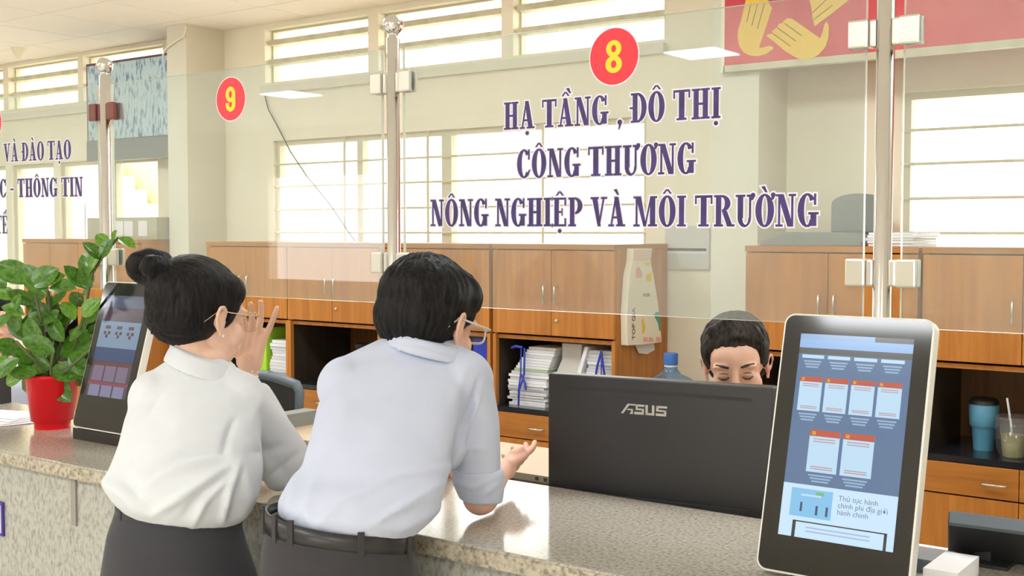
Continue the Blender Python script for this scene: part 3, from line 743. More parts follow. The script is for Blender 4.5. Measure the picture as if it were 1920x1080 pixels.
pl = paper_stack(-1.63, -1.44, 4.56, 1.545, 1.60, 5, 'slanting sheaf of cream papers beside the grey machine', depth=0.3)

# tumbler and iced tea
lathe_thing('tumbler', 'light blue insulated tumbler with dark lid on the shelf', 'tumbler', (-1.207, 4.70, SH),
            [('tumbler_body', [(0.037, 0), (0.043, 0.082), (0.046, 0.088), (0.052, 0.095), (0.056, 0.175), (0.054, 0.178)], 'teal'), ('lid', [(0.055, 0.176), (0.055, 0.188), (0.046, 0.2), (0.03, 0.2)], 'black_plastic')])
ic = lathe_thing('iced_tea_cup', 'plastic cup of yellow iced tea in a clear bag with straw', 'cup', (-1.075, 4.60, SH),
            [('cup', [(0.038, 0.001), (0.048, 0.12), (0.047, 0.12), (0.037, 0.004)], 'clear'), ('tea', [(0.0365, 0.005), (0.043, 0.085)], 'tea'),
             ('plastic_bag', [(0.045, 0.0005), (0.058, 0.03), (0.062, 0.09), (0.07, 0.15), (0.066, 0.155)], 'clear')])
MB().tube([(-1.075, 4.60, SH + 0.01), (-1.085, 4.60, SH + 0.13), (-1.10, 4.60, SH + 0.22)], 0.004, 8).build('straw', 'paper', ic)

# cream note box on the left cabinets
nb = empty('note_box', (-6.6, 4.72, 1.555), 'cream box with pinned papers on top of the far cabinets', 'box')
box('box_body', (-6.93, -6.19, 4.62, 4.80, 1.555, 1.695), 'cream_edge', nb)
for x in (-6.58, -6.48, -6.33): box('pinned_paper', (x - 0.045, x + 0.045, 4.617, 4.62, 1.575, 1.672), 'paper', nb)
# blue notice board hanging before the far window
bd = empty('notice_board', (-6.81, 4.86, 2.09), 'blue printed notice board in plum frame hung near the ceiling', 'board')
box('board_back', (-7.265, -6.30, 4.855, 4.88, 2.09, 2.765), 'board_frame', bd)
box('board_print', (-7.245, -6.31, 4.850, 4.855, 2.235, 2.748), 'board_blue', bd)
box('board_strip', (-7.265, -6.30, 4.848, 4.855, 2.09, 2.232), 'board_grey', bd)
box('bracket', (-7.20, -6.35, 4.88, 4.999, 2.42, 2.45), 'board_frame', bd)
# sensor on the ceiling
lathe_thing('ceiling_sensor', 'small cream dome sensor under the ceiling', 'sensor', tuple(onZ(36, 110, 2.815)), [('sensor_body', [(0.015, 0), (0.035, 0.03), (0.05, 0.06), (0.055, 0.0755)], 'bag')])
# loose cable
MB().tube([onY(x, y, 4.985) for x, y in ((497, 180), (503, 205), (522, 240), (545, 285), (575, 330), (620, 385), (650, 430), (668, 455))], 0.004, 6).build('cable', 'ink', label='thin dark cable drooping across the wide window', cat='cable')
MB().tube([onY(x, y, 4.69) for x, y in ((305, 105), (310, 92), (325, 80), (345, 68), (349, 50))], 0.006, 6).build('cable', 'bag', label='white cable running down the pale pillar top', cat='cable')

# ------------------------------------------------------------------ banner with the ring of hands
bn = empty('banner', (-1.0, 4.66, 2.30), 'red banner with yellow hand emblems above the barred window', 'banner')
box('banner_sheet', (-2.296, 0.6, 4.655, 4.69, 2.318, 2.885), 'banner', bn)
box('bottom_rail', (-2.30, 0.6, 4.652, 4.693, 2.29, 2.318), 'slat', bn)
box('side_rail', (-2.312, -2.296, 4.652, 4.693, 2.29, 2.885), 'bag', bn)
def bz(x, y, x0=1240, s=6.0): return onY(x0 + x / s, y / s, 4.655)
handA = [(945, 40), (905, 220), (870, 330), (862, 420), (880, 520), (930, 590), (1000, 625), (1090, 635), (1180, 610), (1260, 555), (1265, 530), (1220, 515), (1110, 545), (1105, 530), (1150, 400), (1215, 200), (1250, 90), (1215, 40), (1200, -30), (960, -30)]
handB = [(1380, 240), (1420, 205), (1470, 210), (1530, 250), (1790, 430), (1815, 370), (1840, 270), (1870, 245), (1890, 300), (1885, 420), (1850, 530), (1770, 620), (1680, 670), (1590, 675), (1500, 640), (1400, 580), (1260, 460), (1190, 410), (1200, 385), (1260, 380), (1250, 350), (1290, 320), (1315, 300), (1320, 270), (1370, 260)]
handC = [(1665, -20), (1690, 80), (1705, 200), (1730, 300), (1790, 250), (1860, 200), (1990, 100), (2140, -20)]
for H_, ls in ((handA, (((1015, 40), (965, 250)), ((1090, 40), (1022, 290)), ((1165, 40), (1085, 330)))), (handB, (((1390, 265), (1585, 405)), ((1310, 315), (1520, 465)), ((1260, 380), (1455, 520)))), (handC, (((1700, 150), (1860, 0)), ((1715, 225), (1930, 60))))):
    o = MB().prism([bz(*p) for p in H_], (0, -0.004, 0)).build('hand_emblem', 'gold', bn)
    for a, b in ls:
        A = bz(*a) + Vector((0, -0.0045, 0)); B = bz(*b) + Vector((0, -0.0045, 0)); MB().tube([A, B], 0.0022, 5).build('finger_line', 'gold_line', o)

# ------------------------------------------------------------------ desk side behind the counter
hu = empty('desk_unit', (-2.1, 2.45, 0), 'cream laminate desk unit behind the counter with three small holes', 'desk')
box('unit_top', (-2.75, -1.53, 2.365, 2.68, 0.980, 0.997), 'cream', hu)
box('unit_body', (-2.73, -1.55, 2.40, 2.66, 0, 0.980), 'cream', hu)
box('edge_band', (-2.75, -1.53, 2.363, 2.365, 0.980, 0.997), 'cream_edge', hu)
for x in (-1.668, -1.642, -1.616): box('hole', (x - 0.0045, x + 0.0045, 2.3615, 2.363, 0.984, 0.993), 'hole_dark', hu)  # solid dark blocks stand in for the shade inside the holes
dk = empty('office_desk', (-1.0, 2.7, 0), 'cream office desk carrying the black monitor', 'desk')
box('desk_top', (-1.52, 1.2, 2.29, 3.0, 0.72, 0.75), 'cream', dk, bevel=0.003)
for x in (-1.50, 1.15): box('desk_side', (x, x + 0.03, 2.33, 2.95, 0, 0.72), 'cream', dk)

# monitor, its back to the counter
mo = empty('monitor', (-1.33, 2.52, 0.75), 'large black monitor seen from behind in front of the officer', 'monitor')
A = at(1028, 700, 2.80); B = at(1450, 726, 2.549)
mx_ = (B - A); wM = mx_.length; ax = Vector((mx_.x, mx_.y, 0)).normalized(); az = Vector((0, 0, 1)); ay = az.cross(ax)
cM = (A + B) / 2; hM = 0.34; zt = (A.z + B.z) / 2
cM = Vector((cM.x, cM.y, zt - hM / 2)) + ay * 0.018
MB().obox(cM, ax, ay, az, wM / 2, 0.018, hM / 2).build('back_cover', 'black_plastic', mo, bevel=0.004)
MB().obox(cM + ay * 0.0195, ax, ay, az, wM / 2 - 0.008, 0.001, hM / 2 - 0.008).build('display_glass', 'black_gloss', mo)
MB().obox(cM - ay * 0.0182 + az * (hM / 2 - 0.031), ax, ay, az, wM * 0.41, 0.0006, 0.004).build('vent_slot', 'black_soft', mo)
MB().obox(cM - ay * 0.019 + az * (-hM / 2 + 0.035), ax, ay, az, wM / 2 - 0.05, 0.003, 0.03).build('lower_cover', 'black_soft', mo, bevel=0.002)
MB().obox(cM + az * (-hM / 2 - 0.05) - ay * 0.01, ax, ay, az, 0.04, 0.015, 0.09).build('stand_neck', 'black_plastic', mo, bevel=0.003)
MB().obox(Vector((cM.x, cM.y, 0.757)), ax, ay, az, 0.12, 0.09, 0.0065).build('stand_foot', 'black_plastic', mo, bevel=0.003)
lg = MB()
def lp(P, *pp):
    lg.prism([P + ax * (x * 0.001) + az * (z * 0.001) for x, z in pp], -ay * 0.0008)
L0 = cM - ay * 0.0186 + ax * (-wM / 2 + wM * 0.345) + az * (hM / 2 - 0.082)
for pp in (((0, 0), (7, 0), (25, 24), (44, 24), (44, 28), (20, 28)), ((18, 10), (36, 10), (36, 14), (21, 14)), ((26, 0), (36, 0), (36, 10), (32, 10)),
           ((40, 0), (68, 0), (68, 7), (40, 7)), ((62, 7), (69, 7), (69, 16), (62, 16)), ((44, 12), (68, 12), (68, 17), (44, 17)), ((44, 17), (50, 17), (50, 28), (44, 28)), ((44, 22), (70, 22), (70, 28), (44, 28)),
           ((73, 0), (80, 0), (80, 28), (73, 28)), ((73, 0), (98, 0), (98, 6), (73, 6)), ((92, 0), (99, 0), (99, 28), (92, 28)),
           ((103, 0), (133, 0), (133, 7), (103, 7)), ((127, 7), (134, 7), (134, 16), (127, 16)), ((104, 12), (132, 12), (132, 17), (104, 17)), ((104, 17), (111, 17), (111, 28), (104, 28)), ((104, 22), (136, 22), (136, 28), (104, 28))):
    lp(L0, *[(x * 0.83, z * 0.83) for x, z in pp])
lg.build('logo', 'silver', mo)

# office chair behind the counter
ch = empty('office_chair', (-3.45, 3.2, 0), 'grey office chair with a curved backrest behind the counter', 'chair')
T = [onY(x, y, 3.15) for x, y in ((470, 700), (500, 704), (530, 712), (556, 722), (562, 735), (561, 765), (559, 800), (556, 840))]
MB().tube(T, [0.018, 0.02, 0.021, 0.02, 0.019, 0.017, 0.016, 0.015], 10).build('backrest_frame', 'grey_plastic', ch)
T2 = [Vector((-7.14 - p.x, p.y, p.z)) for p in T]
MB().tube(T2, 0.018, 10).build('backrest_frame', 'grey_plastic', ch)
MB().prism([p + Vector((0, 0.004, 0)) for p in T + T2[::-1][0:7]], (0, 0.006, 0)).build('backrest_mesh', 'black_soft', ch)
box('seat', (-3.82, -3.32, 3.17, 3.62, 0.44, 0.50), 'black_soft', ch, bevel=0.02)
MB().tube([(-3.57, 3.4, 0.44), (-3.57, 3.4, 0.08)], 0.025, 10).build('gas_column', 'chrome', ch)
for k in range(5):
    a = k * 2 * math.pi / 5; MB().tube([(-3.57, 3.4, 0.09), (-3.57 + 0.28 * math.cos(a), 3.4 + 0.28 * math.sin(a), 0.05)], 0.02, 8).build('leg', 'black_plastic', ch)
    MB().lathe((-3.57 + 0.28 * math.cos(a), 3.4 + 0.28 * math.sin(a), 0), [(0.02, 0), (0.028, 0.02), (0.02, 0.045)], 10).build('caster', 'black_plastic', ch)
MB().tube([(-3.57, 3.2, 0.46), (-3.57, 3.14, 0.5), (-3.57, 3.145, 0.80)], 0.02, 8).build('back_support', 'black_plastic', ch)
box('desk_file', (-2.74, -2.68, 2.40, 2.60, 0.997, 1.04), 'machine', label='dark grey file lying on the cream desk unit', cat='file')

# ------------------------------------------------------------------ kiosks
def rounded(w, h, r, n=6):
    pts = []
    for cx, cz, a0 in ((w - r, h - r, 0), (r, h - r, 90), (r, r, 180), (w - r, r, 270)):
        for k in range(n + 1):
            a = math.radians(a0 + 90 * k / n); pts.append((cx + r * math.cos(a), cz + r * math.sin(a)))
    return pts
SCR = {}
def sm(name, rgb, s=0.62):
    if name not in SCR: SCR[name] = screen_mat('screen_' + name, rgb, s)
    return SCR[name]
def kiosk(base, w, h, tilt, lab, th=0.03, lift=0.0):
    """base: lower left corner of the front face"""
    e = empty('touch_kiosk', (base.x + w / 2, base.y + 0.05, CT), lab, 'kiosk', 'touch screen kiosks on the counter')
    ex = Vector((1, 0, 0)); ez = Vector((0, math.sin(tilt), math.cos(tilt))); ey = Vector((0, math.cos(tilt), -math.sin(tilt)))
    P = lambda x, z, y=0.0: base + ex * x + ez * z + ey * y
    MB().prism([P(x, z, 0.0006) for x, z in rounded(w, h, 0.02)], ey * th).build('casing', 'white_plastic', e, bevel=0.004)
    gx = [(0.004 + x, 0.004 + z) for x, z in rounded(w - 0.008, h - 0.008, 0.017)]
    MB().prism([P(x, z, 0) for x, z in gx], ey * 0.0005).build('front_glass', 'black_gloss', e)
    top = P(w / 2, h * 0.45, th)
    MB().tube([top, (top.x, top.y + 0.04, CT + 0.006)], 0.015, 10).build('support_leg', 'black_plastic', e)
    MB().obox((top.x, min(top.y + 0.0, CY1 - 0.1), CT + 0.004), ex, Vector((0, 1, 0)), Vector((0, 0, 1)), 0.08, 0.06, 0.004).build('support_foot', 'black_plastic', e)
    if lift > 0:
        q0 = P(0.004, 0.003, 0.002); q1 = P(w - 0.004, 0.003, th - 0.002)
        MB().box(q0.x, q1.x, q0.y, q1.y, CT, min(q0.z, q1.z)).build('shadow_plinth', 'black_gloss', e)  # added block, black so the gap under the kiosk reads as shadow
    return e, P, ex, ez, ey
def quad(P, x0, z0, x1, z1, off, name, m, parent):
    return MB().raw([P(x0, z0, off), P(x1, z0, off), P(x1, z1, off), P(x0, z1, off)], [(0, 1, 2, 3)]).build(name, m, parent)

TILT = math.radians(15.1)
k1, P, ex, ez, ey = kiosk(Vector((-0.868, 1.895, CT + 0.0085)), 0.27, 0.461, TILT, 'large white edged kiosk with a lit portrait screen in the front')
SX0, SX1, SZ0, SZ1 = 0.0355, 0.2375, 0.066, 0.424
def S(u, v): return SX0 + (SX1 - SX0) * u, SZ1 - (SZ1 - SZ0) * v
def srect(u0, v0, u1, v1, lay, name, m, par):
    x0, z1 = S(u0, v0); x1, z0 = S(u1, v1); return quad(P, x0, z0, x1, z1, -0.0003 * lay, name, m, par)
scr = srect(0, 0, 1, 1, 1, 'screen', sm('bg', (98, 128, 168), 0.6), k1); tag(scr, 'lit blue screen')
srect(0, 0.0, 1, 0.025, 2, 'title_bar', sm('tab', (88, 90, 88), 0.5), scr); srect(0, 0.0, 0.67, 0.025, 3, 'browser_tab', sm('tabb', (150, 185, 230), 0.62), scr)
srect(0, 0.025, 1, 0.07, 2, 'address_bar', sm('addr', (150, 190, 240), 0.66), scr)
srect(0, 0.07, 1, 0.10, 2, 'menu_bar', sm('menu', (95, 98, 100), 0.5), scr)
WH = sm('white', (190, 222, 245), 0.72); RD = sm('red', (205, 92, 70), 0.62); TXT = sm('txt', (165, 195, 228), 0.6); GD = sm('gold', (225, 180, 60), 0.6); GYT = sm('greytext', (120, 135, 160), 0.6)
def card(u, v0, v1, w, par, cap=True):
    c = srect(u, v0, u + w, v1, 2, 'notice_card', WH, par)
    if cap: srect(u, v0, u + w, v0 + (v1 - v0) * 0.15, 3, 'card_header', RD, par); srect(u + w * 0.08, v0 + (v1 - v0) * 0.035, u + w * 0.2, v0 + (v1 - v0) * 0.12, 4, 'card_emblem', GD, par)
    for k in range(3):
        srect(u + w * (0.1 + 0.06 * k), v1 + 0.012 + 0.014 * k, u + w * (0.9 - 0.06 * k), v1 + 0.02 + 0.014 * k, 2, 'caption_line', TXT, par)
    if cap:
        for k, vv in enumerate((0.2, 0.26, 0.86, 0.91)):
            srect(u + w * 0.14, v0 + (v1 - v0) * vv, u + w * 0.86, v0 + (v1 - v0) * (vv + 0.025), 3, 'card_line', sm('pinktxt', (200, 165, 175), 0.6), par)
for k in range(4): card(0.035 + 0.235 * k, 0.105, 0.122, 0.2, scr, False)
for k in range(4): card(0.04 + 0.232 * k, 0.215, 0.385, 0.205, scr)
card(0.185, 0.475, 0.68, 0.27, scr); card(0.485, 0.475, 0.68, 0.27, scr)
srect(0, 0.745, 1, 1.0, 2, 'page_area', sm('page', (200, 228, 250), 0.75), scr)
srect(0.08, 0.765, 0.45, 0.90, 3, 'picture', sm('pic', (135, 198, 240), 0.7), scr)
for u, v in ((0.17, 0.83), (0.31, 0.84), (0.40, 0.84)): srect(u, v, u + 0.02, v + 0.045, 4, 'picture_figure', sm('fig', (70, 95, 130), 0.5), scr)
srect(0.17, 0.79, 0.35, 0.80, 4, 'picture_line', WH, scr); srect(0.30, 0.775, 0.37, 0.79, 4, 'picture_leaf', sm('gr', (130, 200, 130), 0.6), scr)
for k, t in enumerate(('Thủ tục hành', 'chính phi địa giới', 'hành chính')):
    x, z = S(0.5, 0.80 + 0.033 * k)
    text_obj(t, 0.0125, frame_mtx(P(x, z, -0.0013), ex, ez), GYT, scr, 'screen_text', 0.0, 'LEFT')
fl = MB()
for (u0, v0, u1, v1) in ((0.12, 0.92, 0.94, 0.926), (0.12, 0.92, 0.15, 1.0), (0.915, 0.92, 0.94, 1.0)):
    x0, z1 = S(u0, v0); x1, z0 = S(u1, v1); fl.raw([P(x0, z0, -0.0012), P(x1, z0, -0.0012), P(x1, z1, -0.0012), P(x0, z1, -0.0012)], [(0, 1, 2, 3)])
fl.build('dialog_frame', sm('dlg', (70, 72, 72), 0.4), scr)
for k in range(2): srect(0.24, 0.945 + 0.018 * k, 0.8, 0.951 + 0.018 * k, 3, 'dialog_line', sm('dl', (180, 200, 235), 0.6), scr)

sc_ = 0.9417
k2, P, ex, ez, ey = kiosk(Vector((-3.046, 1.966, CT + 0.035)), 0.2545, 0.437, math.radians(15.9), 'black screened kiosk standing between the potted plant and the woman', th=0.024, lift=0.035)
SX0, SX1, SZ0, SZ1 = 0.032, 0.222, 0.098, 0.395
scr = srect(0, 0, 1, 1, 1, 'screen', sm('bg2', (105, 85, 105), 0.35), k2)  # upper screen colours also hold reflections lying on the kiosk glass
srect(0, 0.0, 1, 0.12, 2, 'screen_band', sm('b1', (110, 120, 150), 0.35), scr)
srect(0, 0.26, 1, 0.52, 2, 'picture', sm('b2', (135, 165, 195), 0.5), scr)
srect(0, 0.52, 1, 0.66, 2, 'screen_band', sm('b3', (45, 80, 135), 0.45), scr)
srect(0, 0.655, 1, 0.70, 2, 'screen_band', sm('b4', (120, 60, 75), 0.4), scr)
srect(0, 0.86, 1, 0.89, 2, 'screen_band', sm('b5', (170, 70, 100), 0.4), scr)
for k in range(3):
    for j in range(5):
        a = j * 2 * math.pi / 5 + 0.3; uu = 0.2 + 0.29 * k + 0.055 * math.cos(a); vv = 0.36 + 0.05 * math.sin(a)
        srect(uu - 0.03, vv - 0.016, uu + 0.03, vv + 0.016, 3, 'picture_mark', sm('mk', (110, 55, 60), 0.4), scr)
    srect(0.06 + 0.3 * k, 0.70, 0.32 + 0.3 * k, 0.85, 2, 'notice_card', sm('c2', (150, 130, 165), 0.4), scr)
    srect(0.06 + 0.3 * k, 0.89, 0.32 + 0.3 * k, 1.0, 2, 'notice_card', sm('c3', (150, 150, 190), 0.45), scr)

# ------------------------------------------------------------------ small things on the counter
cb = box('white_carton', (-0.605, -0.548, 1.99, 2.12, CT, CT + 0.033), 'paper', label='small white carton on the counter beside the large kiosk', cat='carton')
pd = empty('counter_display', (-0.5, 2.22, CT), 'black tilted display on a short stand behind the glass', 'display')
A = at(1778, 968, 2.10); B = at(2010, 998, 2.02)
dx_ = (B - A).normalized(); dd = at(1800, 1034, 2.17) - A; dd -= dx_ * dd.dot(dx_); dl = dd.length; dn = dd.normalized(); nn = dx_.cross(dn)
MB().obox((A + B) / 2 + dd / 2 - nn * 0.0, dx_, dn, nn, (B - A).length / 2, dl / 2, 0.011).build('display_slab', 'black_plastic', pd, bevel=0.003)
MB().obox((A + B) / 2 + dd * 0.03 - nn * 0.001, dx_, dn, nn, (B - A).length / 2 - 0.002, 0.006, 0.0125).build('top_bezel', 'grey_plastic', pd, bevel=0.002)
q = at(1842, 1046, 2.13)
MB().box(q.x - 0.014, q.x + 0.014, q.y, q.y + 0.02, CT + 0.006, q.z + 0.02).build('stand_neck', 'black_soft', pd)
MB().box(q.x - 0.04, q.x + 0.05, q.y - 0.03, q.y + 0.05, CT, CT + 0.006).build('stand_foot', 'black_plastic', pd)
bx = onZ(1745, 1012, CT + 0.03)
box('card_reader', (bx.x - 0.06, bx.x + 0.055, bx.y - 0.12, bx.y - 0.03, CT, CT + 0.024), 'grey_plastic', label='flat dark card reader behind the large kiosk', cat='reader', bevel=0.003)

pp = empty('paper_pile', (-3.5, 2.03, CT), 'loose white sheets on the counter beside the red pot', 'papers')
for k in range(4):
    a = random.uniform(-.3, .3); cx = -3.49 - 0.02 * k; cy = 2.02 + 0.015 * k
    MB().obox((cx, cy, CT + 0.002 + 0.003 * k), Vector((math.cos(a), math.sin(a), 0)), Vector((-math.sin(a), math.cos(a), 0)), Vector((0, 0, 1)), 0.10, 0.07, 0.0012).build('sheet', 'paper', pp)
box('file_tray', (-3.98, -3.86, 2.20, 2.26, CT, CT + 0.10), 'black_plastic', label='dark upright file tray on the counter behind the red pot', cat='tray', bevel=0.003)
cpv = empty('crumpled_paper', (-4.05, 2.2, CT), 'crumpled white paper on the counter behind the plant', 'paper')
bm = bmesh.new(); bmesh.ops.create_icosphere(bm, subdivisions=3, radius=0.05)
for v in bm.verts:
    k = 1 + 0.35 * noise.noise(v.co * 45); v.co = v.co * k; v.co += Vector((-4.06, 2.19, CT + 0.05))
lo = min(v.co.z for v in bm.verts)
for v in bm.verts: v.co.z += CT - lo
me = bpy.data.meshes.new('paper_ball'); bm.to_mesh(me); bm.free(); me.materials.append(M['paper'])
inst('paper_ball', me, Matrix.Identity(4), cpv)

# ------------------------------------------------------------------ potted plant
pc = Vector((-3.268, 2.045, CT))
pt = empty('potted_plant', pc, 'leafy green plant in a red plastic pot on the counter', 'plant')
MB().lathe(pc, [(0.052, 0), (0.054, 0.022), (0.062, 0.024), (0.079, 0.155), (0.084, 0.157), (0.084, 0.168), (0.077, 0.168), (0.072, 0.14)], 32).build('pot', 'red_pot', pt)
MB().lathe(pc, [(0.073, 0.14), (0.03, 0.148), (0.001, 0.148)], 24).build('soil', 'soil', pt)
def leaf_mesh(name, m, wid, fold, curl):
    L = 8; vs = []; fs = []
    for i in range(L + 1):
        t = i / L; w = wid * (math.sin(math.pi * min(1, t ** 0.85 * 0.98 + 0.02)) ** 0.75) * (0.75 + 0.35 * t)
        if i == L: w = 0.0
        z = curl * t * t
        for s in (-1, -0.5, 0, 0.5, 1):
            vs.append((s * w, t, z + fold * abs(s) * w - 0.12 * fold * (1 - abs(s)) * w))
    for i in range(L):
        for k in range(4): a = i * 5 + k; fs.append((a, a + 1, a + 6, a + 5))
    mb = MB(); mb.raw(vs, fs, 0, True); me = mb.mesh(name, m); return me
LM = [leaf_mesh('leaf', 'leaf', 0.33, 0.35, -0.12), leaf_mesh('leaf', 'leaf', 0.40, 0.2, -0.2), leaf_mesh('leaf', 'leaf2', 0.35, 0.4, -0.1), leaf_mesh('leaf', 'leaf', 0.31, 0.25, 0.1)]
def leaf(b, t, k=None, tw=0.0, tilt=0.45):
    y = t - b; ln = y.length * 1.13; y = y.normalized()
    nrm = (-V * 0.8 + Vector((0, 0, tilt)) + U * tw); nrm = (nrm - y * nrm.dot(y)).normalized()
    x = y.cross(nrm); m = Matrix((x * ln, y * ln, nrm * ln)).transposed().to_4x4(); m.translation = b
    inst('leaf', LM[random.randrange(4) if k is None else k], m, pt)
LV = [(205, 463, 182, 441), (222, 447, 250, 461), (213, 458, 216, 435), (190, 486, 161, 457), (190, 484, 206, 452), (172, 512, 152, 479), (168, 512, 183, 480), (163, 540, 122, 505), (160, 542, 160, 503),
      (62, 528, 3, 500), (86, 552, 48, 503), (80, 532, 114, 514), (93, 541, 134, 537), (60, 535, 100, 506), (30, 622, 22, 577), (38, 606, 92, 598), (72, 625, 112, 588), (98, 574, 120, 548), (152, 575, 136, 548), (155, 594, 184, 562), (158, 606, 199, 579),
      (102, 662, 48, 636), (113, 667, 174, 632), (94, 692, 38, 673), (90, 700, 40, 727), (92, 702, 126, 747), (94, 696, 152, 700), (38, 662, -4, 640), (36, 672, -4, 704), (174, 657, 188, 688), (168, 657, 213, 645),
      (60, 570, 20, 548), (55, 560, 82, 540), (45, 590, 8, 575), (70, 590, 55, 550), (110, 610, 140, 580), (120, 640, 95, 600), (130, 640, 165, 610), (60, 640, 20, 610), (75, 650, 50, 605), (140, 670, 178, 668), (120, 690, 165, 680), (60, 680, 22, 655), (80, 715, 70, 742), (30, 560, -5, 545), (150, 560, 176, 540), (140, 600, 120, 568), (110, 580, 90, 556), (48, 700, 12, 716), (20, 590, -8, 610), (160, 630, 196, 618), (100, 640, 80, 668), (120, 660, 140, 630), (50, 610, 70, 575), (28, 640, 8, 668), (140, 690, 150, 722), (70, 700, 24, 700), (110, 676, 78, 640), (128, 668, 166, 700), (84, 672, 108, 716), (60, 664, 96, 640), (30, 690, -8, 676), (100, 600, 64, 570), (130, 620, 170, 640), (12, 540, -10, 520), (20, 585, 40, 556)]
for i, (bx_, by_, tx_, ty_) in enumerate(LV):
    up = by_ < 560
    d0 = 3.45 if up else random.uniform(3.42, 3.60)
    if i >= 31: d0 = random.uniform(3.5, 3.66)
    leaf(at(bx_, by_, d0), at(tx_, ty_, d0 + random.uniform(-0.035, 0.02)), None, random.uniform(-.5, .5), random.uniform(.2, .9))
for pts in (((103, 712, 3.62), (140, 650, 3.56), (160, 580, 3.48), (172, 515, 3.45), (190, 485, 3.45), (208, 461, 3.45), (222, 446, 3.45)), ((98, 712, 3.62), (85, 640, 3.55), (70, 570, 3.53), (62, 525, 3.52)), ((95, 712, 3.6), (80, 690, 3.5), (50, 660, 3.48), (30, 640, 3.48)), ((105, 712, 3.6), (130, 690, 3.5), (168, 657, 3.5)), ((100, 712, 3.6), (95, 690, 3.46), (100, 660, 3.45)), ((100, 712, 3.62), (120, 620, 3.58), (150, 560, 3.56)), ((96, 712, 3.62), (60, 640, 3.6), (30, 580, 3.58)), ((100, 712, 3.62), (98, 620, 3.6), (90, 545, 3.55))):
    P3 = [at(*p) for p in pts]; P3[0] = Vector((pc.x + (P3[0].x - pc.x) * .3, pc.y, CT + 0.14)); MB().tube(P3, 0.0045, 6).build('stem', 'stem', pt)

# ------------------------------------------------------------------ people
Z = Vector((0, 0, 1))
class Blob:
    """closed shapes that are fused into one continuous surface"""
    def __init__(s): s.bm = bmesh.new()
    def ell(s, c, r, rot=None, sub=3):
        m = Matrix.Translation(c) @ (rot.to_4x4() if rot is not None else Matrix.Identity(4)) @ Matrix.Diagonal((*r, 1))
        bmesh.ops.create_icosphere(s.bm, subdivisions=sub, radius=1.0, matrix=m); return s
    def loft(s, rings, n=24, cap=True):
        """rings: (centre, axis_a, axis_b) ellipse half axes as vectors"""
        R = []
        for c, a, b in rings:
            R.append([s.bm.verts.new(Vector(c) + a * math.cos(2 * math.pi * k / n) + b * math.sin(2 * math.pi * k / n)) for k in range(n)])
        for i in range(len(R) - 1):
            for k in range(n): s.bm.faces.new((R[i][k], R[i][(k + 1) % n], R[i + 1][(k + 1) % n], R[i + 1][k]))
        if cap: s.bm.faces.new(list(reversed(R[0]))); s.bm.faces.new(R[-1])
        return s
    def cap(s, p0, p1, r0, r1, n=16):
        p0 = Vector(p0); p1 = Vector(p1); t = (p1 - p0).normalized()
        a = t.orthogonal().normalized(); b = t.cross(a); rg = []
        for k in range(5):
            th = math.pi / 2 * k / 4 * 0.97 + 0.05; rg.append((p0 - t * r0 * math.cos(th), a * r0 * math.sin(th), b * r0 * math.sin(th)))
        for k in range(4, -1, -1):
            th = math.pi / 2 * k / 4 * 0.97 + 0.05; rg.append((p1 + t * r1 * math.cos(th), a * r1 * math.sin(th), b * r1 * math.sin(th)))
        return s.loft(rg, n)
    def chain(s, pts, rs):
        for i in range(len(pts) - 1): s.cap(pts[i], pts[i + 1], rs[i], rs[i + 1])
        return s
    def fuse(s, name, voxel, smooth=6, fac=0.5):
        bmesh.ops.recalc_face_normals(s.bm, faces=s.bm.faces)
        me = bpy.data.meshes.new(name + '_src'); s.bm.to_mesh(me); s.bm.free()
        o = bpy.data.objects.new(name + '_src', me); col.objects.link(o)
        r = o.modifiers.new('r', 'REMESH'); r.mode = 'VOXEL'; r.voxel_size = voxel
        if smooth: q = o.modifiers.new('s', 'SMOOTH'); q.iterations = smooth; q.factor = fac
        bpy.context.view_layer.update()
        res = bpy.data.meshes.new_from_object(o.evaluated_get(bpy.context.evaluated_depsgraph_get()))
        bpy.data.objects.remove(o); bpy.data.meshes.remove(me)
        res.name = name; res.materials.clear()
        res.polygons.foreach_set('use_smooth', [True] * len(res.polygons)); res.update()
        return res

def verts_np(me):
    a = np.empty(len(me.vertices) * 3, 'f'); me.vertices.foreach_get('co', a); return a.reshape(-1, 3).astype(float)
def normals_np(me):
    a = np.empty(len(me.vertices) * 3, 'f'); me.vertex_normals.foreach_get('vector', a); return a.reshape(-1, 3).astype(float)
def set_verts(me, P): me.vertices.foreach_set('co', P.astype('f').ravel()); me.update()

def folds(me, lines, both=False):
    """raise or sink soft cloth folds: lines = ([(x, y)...] along the cloth's visible side, width px, height m)"""
    P = verts_np(me); N = normals_np(me); x, y = proj_np(P)
    face = N @ np.array(-V) > -0.1
    d = np.zeros(len(P))
    for pts, w, h in lines:
        best = np.full(len(P), 1e9); tt = np.zeros(len(P)); n = len(pts) - 1
        for i in range(n):
            (ax_, ay_), (bx_, by_) = pts[i], pts[i + 1]; ux, uy = bx_ - ax_, by_ - ay_; L2 = ux * ux + uy * uy
            t = np.clip(((x - ax_) * ux + (y - ay_) * uy) / L2, 0, 1); q = np.hypot(x - ax_ - t * ux, y - ay_ - t * uy)
            m = q < best; best[m] = q[m]; tt[m] = (i + t[m]) / n
        d += h * np.exp(-(best / w) ** 2) * np.sin(np.clip(tt * 0.9 + 0.05, 0, 1) * math.pi) ** 0.5
    d[~face] = 0
    set_verts(me, P + N * d[:, None])
def ripple(me, amp, sc):
    P = verts_np(me); N = normals_np(me)
    d = np.array([noise.noise(Vector((p[0] * sc, p[1] * sc, p[2] * sc * 0.6))) for p in P]) * amp
    set_verts(me, P + N * d[:, None])
